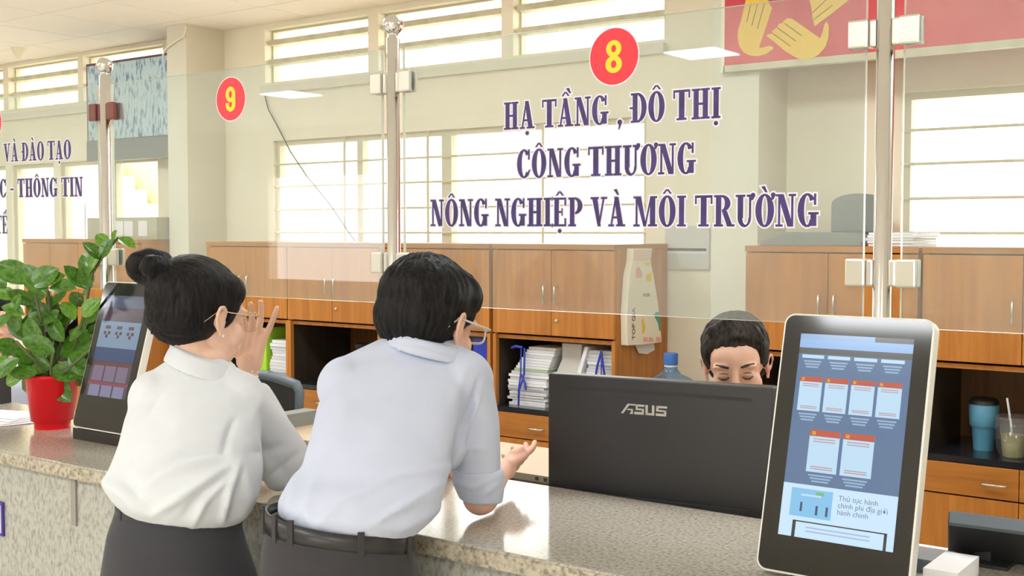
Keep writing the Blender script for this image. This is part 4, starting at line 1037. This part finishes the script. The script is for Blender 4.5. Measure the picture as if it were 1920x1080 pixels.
def strands(me, hd, crown, amp, freq):
    """fine combed ridges running away from the crown (or towards a bun)"""
    P = verts_np(me); N = normals_np(me); q = (P - np.array(hd.c)[None]) @ np.array(hd.R) / hd.s - np.array(crown)[None]
    ang = np.arctan2(q[:, 0], q[:, 1]); el = np.arctan2(q[:, 2], np.hypot(q[:, 0], q[:, 1]))
    d = np.array([noise.noise(Vector((math.cos(a) * freq, math.sin(a) * freq, e * 2.0))) + .5 * noise.noise(Vector((math.cos(a) * freq * 2.3, math.sin(a) * freq * 2.3, e * 3.0 + 7))) for a, e in zip(ang, el)]) * amp
    set_verts(me, P + N * d[:, None])
def add_obj(name, me, m, parent, **k):
    me.materials.append(M[m]); o = bpy.data.objects.new(name, me); put(o, parent); WLOC[o.name] = Vector((0, 0, 0)); return tag(o, **k)
def person_root(me, m, label, base):
    P = verts_np(me); P -= np.array(base)[None]; set_verts(me, P)
    me.materials.append(M[m]); o = bpy.data.objects.new('person', me); col.objects.link(o)
    o.location = base; WLOC[o.name] = Vector(base)
    return tag(o, label, 'person')

class Head:
    def __init__(s, c, th, nod=0.0, roll=0.0, sc=1.0):
        f = (U * math.cos(th) + V * math.sin(th)); r = f.cross(Z).normalized()
        R = Matrix((r, f, Z)).transposed()
        R = Matrix.Rotation(roll, 3, f) @ Matrix.Rotation(-nod, 3, r) @ R
        s.R = R; s.c = Vector(c); s.s = sc
    def p(s, x, y, z): return s.c + s.R @ (Vector((x, y, z)) * s.s)
    def e(s, b, c, r, rx=0, ry=0, rz=0):
        from mathutils import Euler
        b.ell(s.p(*c), [q * s.s for q in r], s.R @ Euler((rx, ry, rz)).to_matrix())
    def k(s, b, p0, p1, r0, r1): b.cap(s.p(*p0), s.p(*p1), r0 * s.s, r1 * s.s)
    def face(s, b, jaw=1.0):
        s.e(b, (0, -.012, .035), (.075, .094, .085))
        s.e(b, (0, .030, -.040), (.062 * jaw, .058, .076))
        s.e(b, (0, .045, .03), (.062, .045, .055))
        s.e(b, (0, .060, -.098), (.026 * jaw, .022, .020))
        for q in (-1, 1):
            s.e(b, (q * .036, .056, -.028), (.028, .024, .030))
            s.e(b, (q * .046 * jaw, .012, -.078), (.018, .036, .024))
            s.e(b, (q * .012, .094, -.034), (.009, .010, .008))
            s.e(b, (q * .031, .074, .002), (.0155, .0125, .0105))
            s.e(b, (q * .0755, -.006, .000), (.0045, .014, .026), 0.2, 0, q * -0.45)
            hx = [(.076, .008, .006), (.081, .006, .020), (.086, -.004, .027), (.090, -.015, .023), (.0905, -.021, .010), (.087, -.019, -.004), (.081, -.012, -.016), (.077, -.004, -.026)]
            for h0, h1 in zip(hx, hx[1:]): s.k(b, (q * h0[0], h0[1], h0[2]), (q * h1[0], h1[1], h1[2]), .0042, .0042)
            s.e(b, (q * .0765, .000, -.027), (.005, .0075, .009))
            s.e(b, (q * .077, .006, -.006), (.0045, .004, .007))
            s.e(b, (q * .030, .078, .026), (.028, .013, .008), 0, q * 0.12, 0)
        s.k(b, (0, .084, .018), (0, .106, -.028), .0075, .0125)
        s.e(b, (0, .084, -.062), (.023, .010, .0055)); s.e(b, (0, .082, -.072), (.019, .010, .0065))

def torus_rim(h, cx, cz, y, w, hh, r, rad, wrap=0.0):
    pts = []
    for k in range(25):
        a = 2 * math.pi * k / 24; ca, sa = math.cos(a), math.sin(a)
        px = cx + w * (abs(ca) ** 0.6) * (1 if ca > 0 else -1); pz = cz + hh * (abs(sa) ** 0.6) * (1 if sa > 0 else -1)
        pts.append(h.p(px, y - wrap * abs(px), pz))
    return pts
def spectacles(h, parent, m, w, hh, rad, y=.112, z=0.004, label=None):
    e = MB()
    for q in (-1, 1): e.tube(torus_rim(h, q * .034, z, y, w, hh, 0, rad, 0.1), rad, 6)
    e.tube([h.p(-.034 + w, y, z + .006), h.p(0, y + .003, z + .009), h.p(.034 - w, y, z + .006)], rad, 6)
    f = e.build('spectacles', m, parent, label=label)
    for q in (-1, 1):
        MB().tube([h.p(q * (.034 + w), y - .006, z + hh * .5), h.p(q * .079, y - .02, z + hh * .55), h.p(q * .083, .02, z + .012), h.p(q * .082, -.012, z + .014), h.p(q * .079, -.045, z - .012)], rad, 6).build('temple', m, f)
        pts = torus_rim(h, q * .034, z, y, w, hh, 0, rad, 0.1)[:-1]
        MB().raw(pts, [tuple(range(24))]).build('lens', 'lens', f)
    return f

def hand(b, wrist, palm_c, fdir, side, nrm, sc, fingers, thumb):
    """palm + five fingers; fingers: list of 3 curl angles per finger, thumb: points"""
    fdir = fdir.normalized(); side = (side - fdir * side.dot(fdir)).normalized(); nrm = fdir.cross(side)
    b.cap(wrist, palm_c - fdir * 0.03 * sc, 0.024 * sc, 0.027 * sc)
    for t in (-0.028, -0.010, 0.010, 0.026):
        b.cap(palm_c - fdir * 0.035 * sc + side * t * 0.8 * sc, palm_c + fdir * 0.04 * sc + side * t * sc, 0.014 * sc, 0.0115 * sc)
    L = ((.040, .024, .020), (.045, .028, .021), (.041, .026, .020), (.032, .020, .018))
    for i, t in enumerate((0.030, 0.0105, -0.0105, -0.030)):
        p = palm_c + fdir * 0.042 * sc + side * t * 1.05 * sc; spread, c1, c2, c3 = fingers[i]
        d = (fdir + side * spread).normalized(); r = (0.0092, 0.0095, 0.009, 0.008)[i] * sc
        for ln, c, rr in zip(L[i], (c1, c2, c3), (1, .92, .85)):
            ax_ = d.cross(nrm).normalized(); d = Matrix.Rotation(-c, 3, ax_) @ d
            q = p + d * ln * sc; b.cap(p, q, r * rr, r * rr * .93); p = q
    for a, c in zip(thumb, thumb[1:]): b.cap(a, c, 0.0115 * sc, 0.0095 * sc)

# ---- man in the pale shirt -----------------------------------------------------
def ringpx(px, py, d, ru, rv, tilt=0.0, fwd=0.0): return (at(px, py, d), (U + Z * tilt) * ru, (V + Z * fwd) * rv)
hm = Head(at(803, 612, 2.50), math.radians(55), math.radians(14), 0, 1.1)
b = Blob(); hm.face(b)
b.cap(hm.p(0, -.015, -.05), at(803, 680, 2.475), .056, .06)
b.loft([ringpx(640, 1020, 2.22, .10, .075), ringpx(665, 930, 2.25, .118, .09), ringpx(710, 830, 2.33, .125, .09), ringpx(742, 740, 2.41, .13, .09), ringpx(768, 690, 2.45, .12, .07), ringpx(785, 660, 2.46, .07, .055)])
SR = at(868, 708, 2.46); ER = at(901, 932, 2.465); WR = at(938, 884, 2.66)
SL = at(668, 716, 2.46); EL = at(660, 906, 2.64); WL = at(740, 880, 2.78)
for a, c, d in ((SR, ER, WR), (SL, EL, WL)): b.cap(a, c, .048, .038); b.cap(c, d, .039, .025)
pf = (U * .42 + V * .88 + Z * .02).normalized()
hand(b, WR, WR + pf * 0.055, pf, (Z * 0.55 + U * .5).normalized(), Z, 0.95, [(.04, .10, .15, .15), (.0, .2, .25, .2), (-.03, .35, .4, .3), (-.06, .5, .5, .4)],
     [WR + pf * 0.02 + Z * 0.012, WR + pf * 0.05 + U * 0.006 + Z * 0.03, WR + pf * 0.085 + U * 0.012 + Z * 0.034])
pf2 = (U * .7 + V * .5 + Z * .05)
hand(b, WL, WL + pf2.normalized() * 0.055, pf2, V, Z, 0.95, [(.1, .4, .4, .4)] * 4, [WL + pf2 * 0.03, WL + pf2 * 0.05 + Z * 0.03])
pm = at(640, 1010, 2.22)
hips = [pm + U * s * 0.08 for s in (-1, 1)]
for q in hips:
    b.cap(q - Z * 0.12, Vector((q.x, q.y, 0.52)), .062, .05); b.cap(Vector((q.x, q.y, 0.52)), Vector((q.x, q.y, 0.09)), .05, .035); b.cap(Vector((q.x, q.y, 0.05)), Vector((q.x, q.y, 0.05)) + V * 0.14, .03, .028)
man = person_root(b.fuse('person', 0.0036, 3), 'skin', 'man in a pale long-sleeved shirt and dark belt leaning on the counter', Vector((pm.x, pm.y, 0)))

b = Blob()   # shirt
b.loft([ringpx(650, 982, 2.22, .130, .104, -.15), ringpx(666, 955, 2.22, .146, .116, -.13), ringpx(687, 915, 2.24, .150, .121, -.06), ringpx(705, 880, 2.28, .146, .122), ringpx(716, 820, 2.33, .143, .118), ringpx(730, 760, 2.385, .146, .112), ringpx(746, 712, 2.43, .143, .098, .02), ringpx(765, 676, 2.455, .120, .078, .03), ringpx(785, 650, 2.47, .082, .062, .02), ringpx(796, 634, 2.475, .062, .056)])
b.ell(at(655, 726, 2.44), (.064, .07, .066)); b.ell(at(868, 716, 2.45), (.062, .07, .068))
b.cap(at(760, 660, 2.46), at(668, 712, 2.45), .050, .056); b.cap(at(825, 668, 2.465), at(862, 704, 2.455), .045, .055)
b.chain([at(868, 716, 2.455), at(888, 790, 2.46), at(895, 880, 2.46)], [.062, .055, .051])
b.cap(at(848, 765, 2.42), at(838, 850, 2.39), .036, .036)
b.chain([at(660, 722, 2.45), at(650, 800, 2.54), at(655, 885, 2.62)], [.064, .056, .053])
me = b.fuse('shirt', 0.006, 10, 0.5)
folds(me, [([(838, 878), (753, 889), (713, 907), (640, 942), (590, 990)], 9, .0065), ([(830, 905), (770, 940), (715, 972)], 8, .006), ([(840, 940), (800, 965), (745, 995)], 8, .006),
           ([(845, 862), (862, 815), (890, 745), (905, 700)], 6, -.010), ([(905, 700), (893, 760), (868, 820)], 5, .006), ([(560, 880), (545, 920), (535, 960)], 8, .006), ([(590, 900), (575, 950), (580, 985)], 9, .005),
           ([(860, 850), (885, 838), (915, 845)], 6, .006), ([(700, 640), (690, 720), (640, 850)], 40, -.003), ([(625, 690), (640, 760), (620, 830)], 20, .004), ([(870, 700), (850, 760)], 10, .005), ([(812, 990), (835, 940)], 7, .006), ([(700, 985), (730, 960), (770, 945)], 7, .005), ([(560, 960), (600, 930), (650, 915)], 9, .004)])
ripple(me, .003, 9)
add_obj('shirt', me, 'shirt_m', man)
b = Blob()   # rolled cuff
b.loft([(at(895, 878, 2.46), U * .055, V * .055), (at(898, 905, 2.462), U * .0555, V * .056), (at(902, 938, 2.466), U * .046 - Z * .004, V * .05)], 24)
me = b.fuse('cuff', 0.005, 3); folds(me, [([(855, 905), (890, 915), (938, 890)], 5, .004), ([(905, 930), (940, 900)], 5, .004)])
add_obj('rolled_cuff', me, 'shirt_m', man)
b = Blob()   # collar
b.loft([(at(800, 664, 2.455), U * .086 - Z * .022, V * .080), (at(800, 646, 2.455), U * .079 - Z * .022, V * .076), (at(800, 632, 2.46), U * .0735 - Z * .022, V * .072)], 28)
me = b.fuse('collar', 0.005, 3); folds(me, [([(735, 640), (790, 648), (860, 668)], 4, -.003)])
add_obj('collar', me, 'shirt_m', man)
b = Blob()   # trousers
b.loft([ringpx(638, 980, 2.22, .134, .108, -.15), ringpx(636, 1045, 2.21, .146, .122, -.10), (pm - Z * 0.13, U * .160, V * .13), (pm - Z * 0.22, U * .155, V * .12)])
for q in hips: b.cap(q - Z * 0.15, Vector((q.x, q.y, 0.5)), .088, .066); b.cap(Vector((q.x, q.y, 0.5)), Vector((q.x, q.y, 0.10)), .066, .055)
tr = add_obj('trousers', b.fuse('trousers', 0.008, 6), 'trousers', man)
def belt_band(name, px, py, d, ru, rv, tilt, h, th, m, parent, drop=0.0):
    c = at(px, py, d); mb = MB(); n = 64; vs = []; fs = []
    for k in range(n):
        a = 2 * math.pi * k / n; base = c + (U + Z * tilt) * (ru * math.cos(a)) + V * (rv * math.sin(a)); nr = (U * math.cos(a) * rv + V * math.sin(a) * ru).normalized()
        for q, hh in ((0, -h / 2), (th, -h / 2), (th, h / 2), (0, h / 2)): vs.append(base + nr * q + Z * hh)
    for k in range(n):
        j = (k + 1) % n
        for q in range(4): fs.append((k * 4 + q, j * 4 + q, j * 4 + (q + 1) % 4, k * 4 + (q + 1) % 4))
    return mb.raw(vs, fs, 0, True).build(name, m, parent), c
bt, bc = belt_band('belt', 638, 989, 2.22, .137, .111, -.15, .038, .005, 'leather', man)
for a in (-168, -140, -122, -68, -20):
    a = math.radians(a); p = bc + (U - Z * .15) * (.1425 * math.cos(a)) + V * (.1165 * math.sin(a)); nr = (U * math.cos(a) * .109 + V * math.sin(a) * .135).normalized()
    MB().obox(p, nr.cross(Z), nr, Z, .006, .0025, .027).build('belt_loop', 'trousers', tr)
for q in hips: MB().obox((q.x + V.x * .06, q.y + V.y * .06, 0.04), U, V, Z, .045, .13, .04).build('shoe', 'shoe', man, bevel=0.02)
b = Blob()   # hair
hm.e(b, (0, -.018, .050), (.089, .104, .091)); hm.e(b, (0, -.038, .012), (.0865, .084, .070)); hm.e(b, (0, -.050, -.012), (.074, .056, .046))
for q in (-1, 1): hm.e(b, (q * .050, .022, .066), (.037, .056, .044)); hm.e(b, (q * .066, .034, .036), (.013, .022, .026)); hm.e(b, (q * .071, .010, .030), (.011, .016, .018))
for k in range(24):
    a = random.uniform(-.5, .5); p0 = Vector((math.sin(a) * .06, -.03 + random.uniform(-.03, .05), .128 - abs(math.sin(a)) * .02)); hm.k(b, tuple(p0), tuple(p0 + Vector((math.sin(a) * .03 + .01, .035, -.004 - abs(math.sin(a)) * .02))), .010, .007)
me = b.fuse('hair', 0.0036, 7); strands(me, hm, (0, -.045, .10), .0035, 9); ripple(me, .0012, 70)
add_obj('hair', me, 'hair', man, label='short black hair')
spectacles(hm, man, 'spec_clear', .024, .017, .0026, y=.115, label='clear framed glasses')

# ---- woman in the white blouse ---------------------------------------------------
hw = Head(at(375, 600, 2.66), math.radians(50), math.radians(8), math.radians(-3), 1.06)
b = Blob(); hw.face(b, 0.93)
b.cap(hw.p(0, -.02, -.05), at(382, 715, 2.65), .047, .05)
b.loft([ringpx(335, 980, 2.50, .115, .085), ringpx(345, 900, 2.52, .108, .082), ringpx(355, 820, 2.56, .112, .085), ringpx(362, 760, 2.60, .118, .08), ringpx(368, 715, 2.62, .09, .06), ringpx(370, 690, 2.62, .05, .045)])
SW = at(450, 752, 2.63); EW = at(546, 878, 2.735); WW = at(463, 706, 2.83)
SL = at(282, 752, 2.60); EL = at(330, 880, 2.80); WL = at(420, 850, 2.90)
for a, c, d in ((SW, EW, WW), (SL, EL, WL)): b.cap(a, c, .04, .035); b.cap(c, d, .035, .0225)
pf = (at(482, 600, 2.84) - WW).normalized()
pcn = WW + pf * 0.062
hand(b, WW, pcn, pf, (U - V * 0.2).normalized() * 1.0, V, 0.92, [(.28, .05, .1, .1), (.02, .12, .25, .2), (-.02, .15, .3, .2), (-.06, .2, .3, .2)],
     [WW + pf * 0.03 - U * 0.012, WW + pf * 0.055 - U * 0.035 + V * 0.005, WW + pf * 0.085 - U * 0.05 + V * 0.01])
pf2 = (U * .7 + V * .6 + Z * .05)
hand(b, WL, WL + pf2.normalized() * 0.05, pf2, V, Z, 0.88, [(.1, .3, .4, .4)] * 4, [WL + pf2 * 0.03, WL + pf2 * 0.05 + Z * 0.03])
pw = at(335, 980, 2.50); hipw = [pw + U * s * 0.07 for s in (-1, 1)]
for q in hipw:
    b.cap(q - Z * 0.05, Vector((q.x, q.y, 0.50)), .065, .045); b.cap(Vector((q.x, q.y, 0.50)), Vector((q.x, q.y, 0.09)), .045, .03); b.cap(Vector((q.x, q.y, 0.05)), Vector((q.x, q.y, 0.05)) + V * 0.12, .028, .026)
woman = person_root(b.fuse('person', 0.0036, 3), 'skin_f', 'woman in a loose white blouse with hair bun leaning on the counter', Vector((pw.x, pw.y, 0)))

b = Blob()   # blouse
b.loft([ringpx(338, 968, 2.49, .122, .098, -.14), ringpx(338, 944, 2.49, .148, .116, -.14), ringpx(341, 912, 2.50, .167, .132, -.08), ringpx(350, 880, 2.52, .163, .138, -.03), ringpx(356, 830, 2.55, .152, .128), ringpx(362, 780, 2.585, .146, .118), ringpx(366, 735, 2.61, .130, .098, -.02), ringpx(368, 705, 2.625, .092, .072, -.06), ringpx(370, 682, 2.63, .063, .056, -.08)])
b.cap(at(345, 694, 2.62), at(298, 738, 2.605), .042, .052); b.cap(at(405, 702, 2.63), at(446, 742, 2.625), .040, .054)
b.ell(at(292, 748, 2.60), (.056, .062, .066)); b.ell(at(448, 752, 2.62), (.06, .066, .068))
b.chain([at(448, 756, 2.62), at(500, 812, 2.68), at(538, 862, 2.72)], [.064, .060, .057])
b.cap(at(470, 840, 2.64), at(522, 892, 2.70), .035, .036)
b.chain([at(540, 866, 2.725), at(510, 800, 2.78), at(484, 745, 2.81)], [.056, .044, .036])
b.chain([at(292, 752, 2.60), at(310, 820, 2.70), at(335, 870, 2.78)], [.062, .054, .046])
me = b.fuse('blouse', 0.006, 10, 0.5)
folds(me, [([(420, 850), (375, 846), (333, 855), (283, 884)], 11, -.012), ([(400, 862), (340, 872), (280, 905)], 9, .009), ([(448, 868), (430, 920), (417, 978)], 6, .012), ([(438, 872), (395, 897), (335, 935), (285, 965)], 10, .011), ([(455, 880), (470, 930), (450, 975)], 10, .008),
           ([(430, 880), (380, 925), (340, 975)], 9, -.007), ([(302, 738), (288, 758), (276, 775)], 6, -.006), ([(440, 785), (427, 815), (420, 850)], 6, -.012), ([(200, 905), (235, 930), (262, 960)], 10, .009), ([(225, 890), (255, 925), (300, 970)], 9, -.006),
           ([(560, 850), (525, 880), (495, 905)], 6, -.007), ([(470, 850), (500, 845), (540, 835)], 9, -.006), ([(330, 700), (340, 760), (330, 830)], 25, .004), ([(480, 740), (520, 790)], 12, .004), ([(360, 990), (385, 940), (420, 905)], 7, .008), ([(500, 720), (470, 790)], 8, .004)])
ripple(me, .0035, 9)
add_obj('blouse', me, 'shirt_f', woman)
b = Blob()
b.loft([(at(378, 700, 2.625), U * .084 - Z * .032, V * .074), (at(380, 680, 2.63), U * .076 - Z * .030, V * .070), (at(383, 664, 2.635), U * .069 - Z * .028, V * .066)], 28)
me = b.fuse('collar', 0.005, 3); add_obj('collar', me, 'shirt_f', woman)
b = Blob()
b.loft([ringpx(336, 958, 2.50, .128, .104, -.14), ringpx(332, 1010, 2.49, .145, .12, -.08), (pw - Z * 0.13, U * .168, V * .135), (Vector((pw.x, pw.y, .48)), U * .165, V * .13)], 36)
sk = add_obj('skirt', b.fuse('skirt', 0.007, 6), 'skirt', woman)
belt_band('waistband', 336, 960, 2.50, .1285, .1045, -.14, .034, .004, 'skirt', woman)
a = math.radians(-140); p = at(336, 960, 2.5) + (U - Z * .14) * (.134 * math.cos(a)) + V * (.109 * math.sin(a)); nr = (U * math.cos(a) * .104 + V * math.sin(a) * .128).normalized()
MB().obox(p, nr.cross(Z), nr, Z, .005, .002, .026).build('belt_loop', 'skirt', sk)
for q in hipw: MB().obox((q.x + V.x * .05, q.y + V.y * .05, 0.035), U, V, Z, .04, .115, .035).build('shoe', 'shoe', woman, bevel=0.018)
b = Blob()   # hair: smooth cap swept back into a bun
hw.e(b, (0, -.020, .046), (.086, .108, .094)); hw.e(b, (0, -.042, .006), (.080, .080, .066)); hw.e(b, (0, -.046, -.018), (.066, .058, .042))
for q in (-1, 1): hw.e(b, (q * .048, .016, .062), (.036, .056, .044)); hw.e(b, (q * .066, .026, .034), (.013, .026, .026)); hw.e(b, (q * .070, .018, .012), (.008, .012, .018))
hw.k(b, (0, -.10, .095), (0, -.125, .10), .028, .026)
me = b.fuse('hair', 0.0036, 7); strands(me, hw, (0, -.115, .10), .0028, 10)
hr = add_obj('hair', me, 'hair', woman, label='black hair pinned up')
b = Blob(); bc2 = at(281, 505, 2.62)
for k in range(14):
    a0 = 2 * math.pi * k / 14; a1 = 2 * math.pi * (k + 1) / 14
    f1 = lambda a: bc2 + U * (.030 * math.cos(a)) + Z * (.020 * math.sin(a)) + V * (.012 * math.sin(2 * a))
    b.cap(f1(a0), f1(a1), .024 + .004 * math.sin(a0), .024 + .004 * math.sin(a1))
b.cap(bc2 + U * .03, hw.p(0, -.10, .095), .024, .03)
me = b.fuse('bun', 0.004, 4); ripple(me, .003, 40); add_obj('bun', me, 'hair', hr)
spectacles(hw, woman, 'spec_gold', .024, .021, .0013, y=.112, label='thin gold framed glasses')
for q in range(8):
    a = 2 * math.pi * q / 8; d = (WW - EW).normalized(); s_ = d.orthogonal().normalized(); t_ = d.cross(s_)
    MB().lathe(WW - d * 0.004 + s_ * .027 * math.cos(a) + t_ * .027 * math.sin(a), [(1e-6, -.005), (.005, 0), (1e-6, .005)], 8).build('bracelet_bead', 'pearl', woman)
er = hw.p(.086, .0, -.034); MB().lathe(er, [(1e-6, -.004), (.004, 0), (1e-6, .004)], 10).build('earring', 'pearl', woman)

# ---- seated people behind the counter -----------------------------------------------
def seated(hd, label, shirt, hairfn, skin, lean=0.0, seat_y=0.46):
    f = Vector((hd.R.col[1].x, hd.R.col[1].y, 0)).normalized(); r = f.cross(Z)
    c = hd.c; b = Blob(); hd.face(b)
    nk = c - Z * .17 - f * .045; b.cap(hd.p(0, -.02, -.05), nk, .054, .06)
    pv = Vector((c.x, c.y, seat_y + .11)) - f * .13
    ch_ = nk - Z * .13 - f * .02
    b.loft([(pv, r * .12, f * .09), ((pv + ch_) / 2, r * .115, f * .085), (ch_, r * .135, f * .09), (nk - Z * .03, r * .09, f * .06), (nk, r * .05, f * .05)])
    arms = []
    for q in (-1, 1):
        s0 = nk + r * q * .165 - Z * .07; e0 = s0 - Z * .22 + f * .08 + r * q * .04; w0 = Vector((e0.x, e0.y, .80)) + f * .20 - r * q * .08
        b.cap(s0, e0, .045, .038); b.cap(e0, w0, .036, .024); arms.append((s0, e0, w0))
        hand(b, w0, w0 + f * .05, f, r * -q, Z, .92, [(.1, .2, .3, .3)] * 4, [w0 + f * .03 - r * q * .03, w0 + f * .06 - r * q * .045])
        h0 = pv + r * q * .09; k0 = h0 + f * .40; b.cap(h0, k0, .075, .055); b.cap(k0, Vector((k0.x, k0.y, .08)), .052, .035); b.cap(Vector((k0.x, k0.y, .045)), Vector((k0.x, k0.y, .045)) + f * .12, .03, .028)
    body = person_root(b.fuse('person', 0.0045, 3), skin, label, Vector((pv.x, pv.y, 0)))
    b = Blob()
    b.loft([(pv, r * .145, f * .115), ((pv + ch_) / 2, r * .142, f * .115), (ch_, r * .158, f * .115), (nk - Z * .05, r * .12, f * .08), (nk - Z * .02, r * .068, f * .064)])
    for s0, e0, w0 in arms: b.cap(s0, e0, .062, .05); b.cap(e0, e0.lerp(w0, .7), .048, .036)
    add_obj('shirt', b.fuse('shirt', .008, 6), shirt, body)
    b = Blob()
    b.loft([(pv - Z * .09, r * .16, f * .13), (pv + Z * .02, r * .15, f * .12)])
    for q in (-1, 1):
        h0 = pv + r * q * .09; k0 = h0 + f * .40; b.cap(h0, k0, .09, .068); b.cap(k0, Vector((k0.x, k0.y, .12)), .064, .05)
    add_obj('trousers', b.fuse('trousers', .009, 5), 'trousers', body)
    hairfn(hd, body)
    return body, pv, f, r

def hair_officer(hd, body):
    b = Blob()
    hd.e(b, (0, -.024, .060), (.086, .098, .078)); hd.e(b, (0, -.05, .0), (.080, .066, .065))
    for q in (-1, 1): hd.e(b, (q * .066, .000, .045), (.019, .045, .045)); hd.e(b, (q * .0735, -.004, .014), (.007, .012, .022))
    for k in range(26):
        t = k / 25; x = -.058 + .116 * t
        hd.k(b, (x * .9, .025, .132 - abs(x) * .5), (x - .012, .070 - abs(x) * .45, .102 - abs(x) * .30 - random.uniform(0, .012)), .013, .005)
    me = b.fuse('hair', 0.0033, 4); strands(me, hd, (.02, -.04, .09), .004, 8); ripple(me, .0015, 60); add_obj('hair', me, 'hair_brown', body, label='dark brown hair swept over the forehead')
    for q in (-1, 1):
        MB().tube([hd.p(q * .015, .0885, .0235), hd.p(q * .028, .0895, .028), hd.p(q * .045, .081, .029), hd.p(q * .056, .068, .023)], [.0028, .0036, .0033, .0012], 8).build('eyebrow', 'brow', body)
        MB().tube([hd.p(q * .0165, .0815, -.003), hd.p(q * .024, .0868, -.0065), hd.p(q * .034, .0870, -.0065), hd.p(q * .043, .0820, -.002)], [.0012, .0022, .0022, .001], 8).build('eyelashes', 'eye', body)
        MB().tube([hd.p(q * .018, .083, .006), hd.p(q * .028, .0868, .0095), hd.p(q * .040, .082, .007)], [.0006, .001, .0006], 6).build('eyelid_crease', 'brow', body)
ho = Head(at(1381, 688, 3.05), math.radians(-103), math.radians(10), math.radians(4), 1.02)
off, pv, f, r = seated(ho, 'officer with dark brown hair seated behind the monitor, looking down', 'shirt_o', hair_officer, 'skin')
def stool(name, pv, f, r, lab, seat_y=0.46):
    e = empty(name, (pv.x, pv.y, 0), lab, 'chair', 'office chairs of the staff')
    MB().obox((pv.x, pv.y, seat_y - .035), r, f, Z, .23, .22, .03).build('seat', 'black_soft', e, bevel=.02)
    MB().obox(pv - f * .25 + Z * .15, r, f, Z, .21, .02, .16).build('backrest', 'black_soft', e, bevel=.015)
    MB().tube([Vector((pv.x, pv.y, seat_y - .06)) - f * .15, pv - f * .28 - Z * .05, pv - f * .27 + Z * .1], .018, 8).build('back_support', 'black_plastic', e)
    MB().tube([(pv.x, pv.y, seat_y - .06), (pv.x, pv.y, .06)], .025, 10).build('gas_column', 'chrome', e)
    for k in range(5):
        a = k * 2 * math.pi / 5 + .3; MB().tube([(pv.x, pv.y, .08), (pv.x + .26 * math.cos(a), pv.y + .26 * math.sin(a), .03)], .02, 8).build('leg', 'black_plastic', e)
stool('staff_chair', pv, f, r, 'black office chair under the officer behind the monitor')

def hair_plain(hd, body):
    b = Blob(); hd.e(b, (0, -.020, .055), (.088, .103, .09)); hd.e(b, (0, -.05, .0), (.082, .07, .07))
    for q in (-1, 1): hd.e(b, (q * .06, .03, .055), (.028, .05, .045))
    me = b.fuse('hair', .005, 3); ripple(me, .002, 50); add_obj('hair', me, 'hair', body)
hf = Head(at(-2, 600, 5.2), math.radians(-70), math.radians(12), 0, 1.0)
per4, pv, f, r = seated(hf, 'seated clerk half hidden behind the potted plant at the picture edge', 'shirt_o', hair_plain, 'skin')
stool('staff_chair', pv, f, r, 'black office chair under the clerk behind the plant')
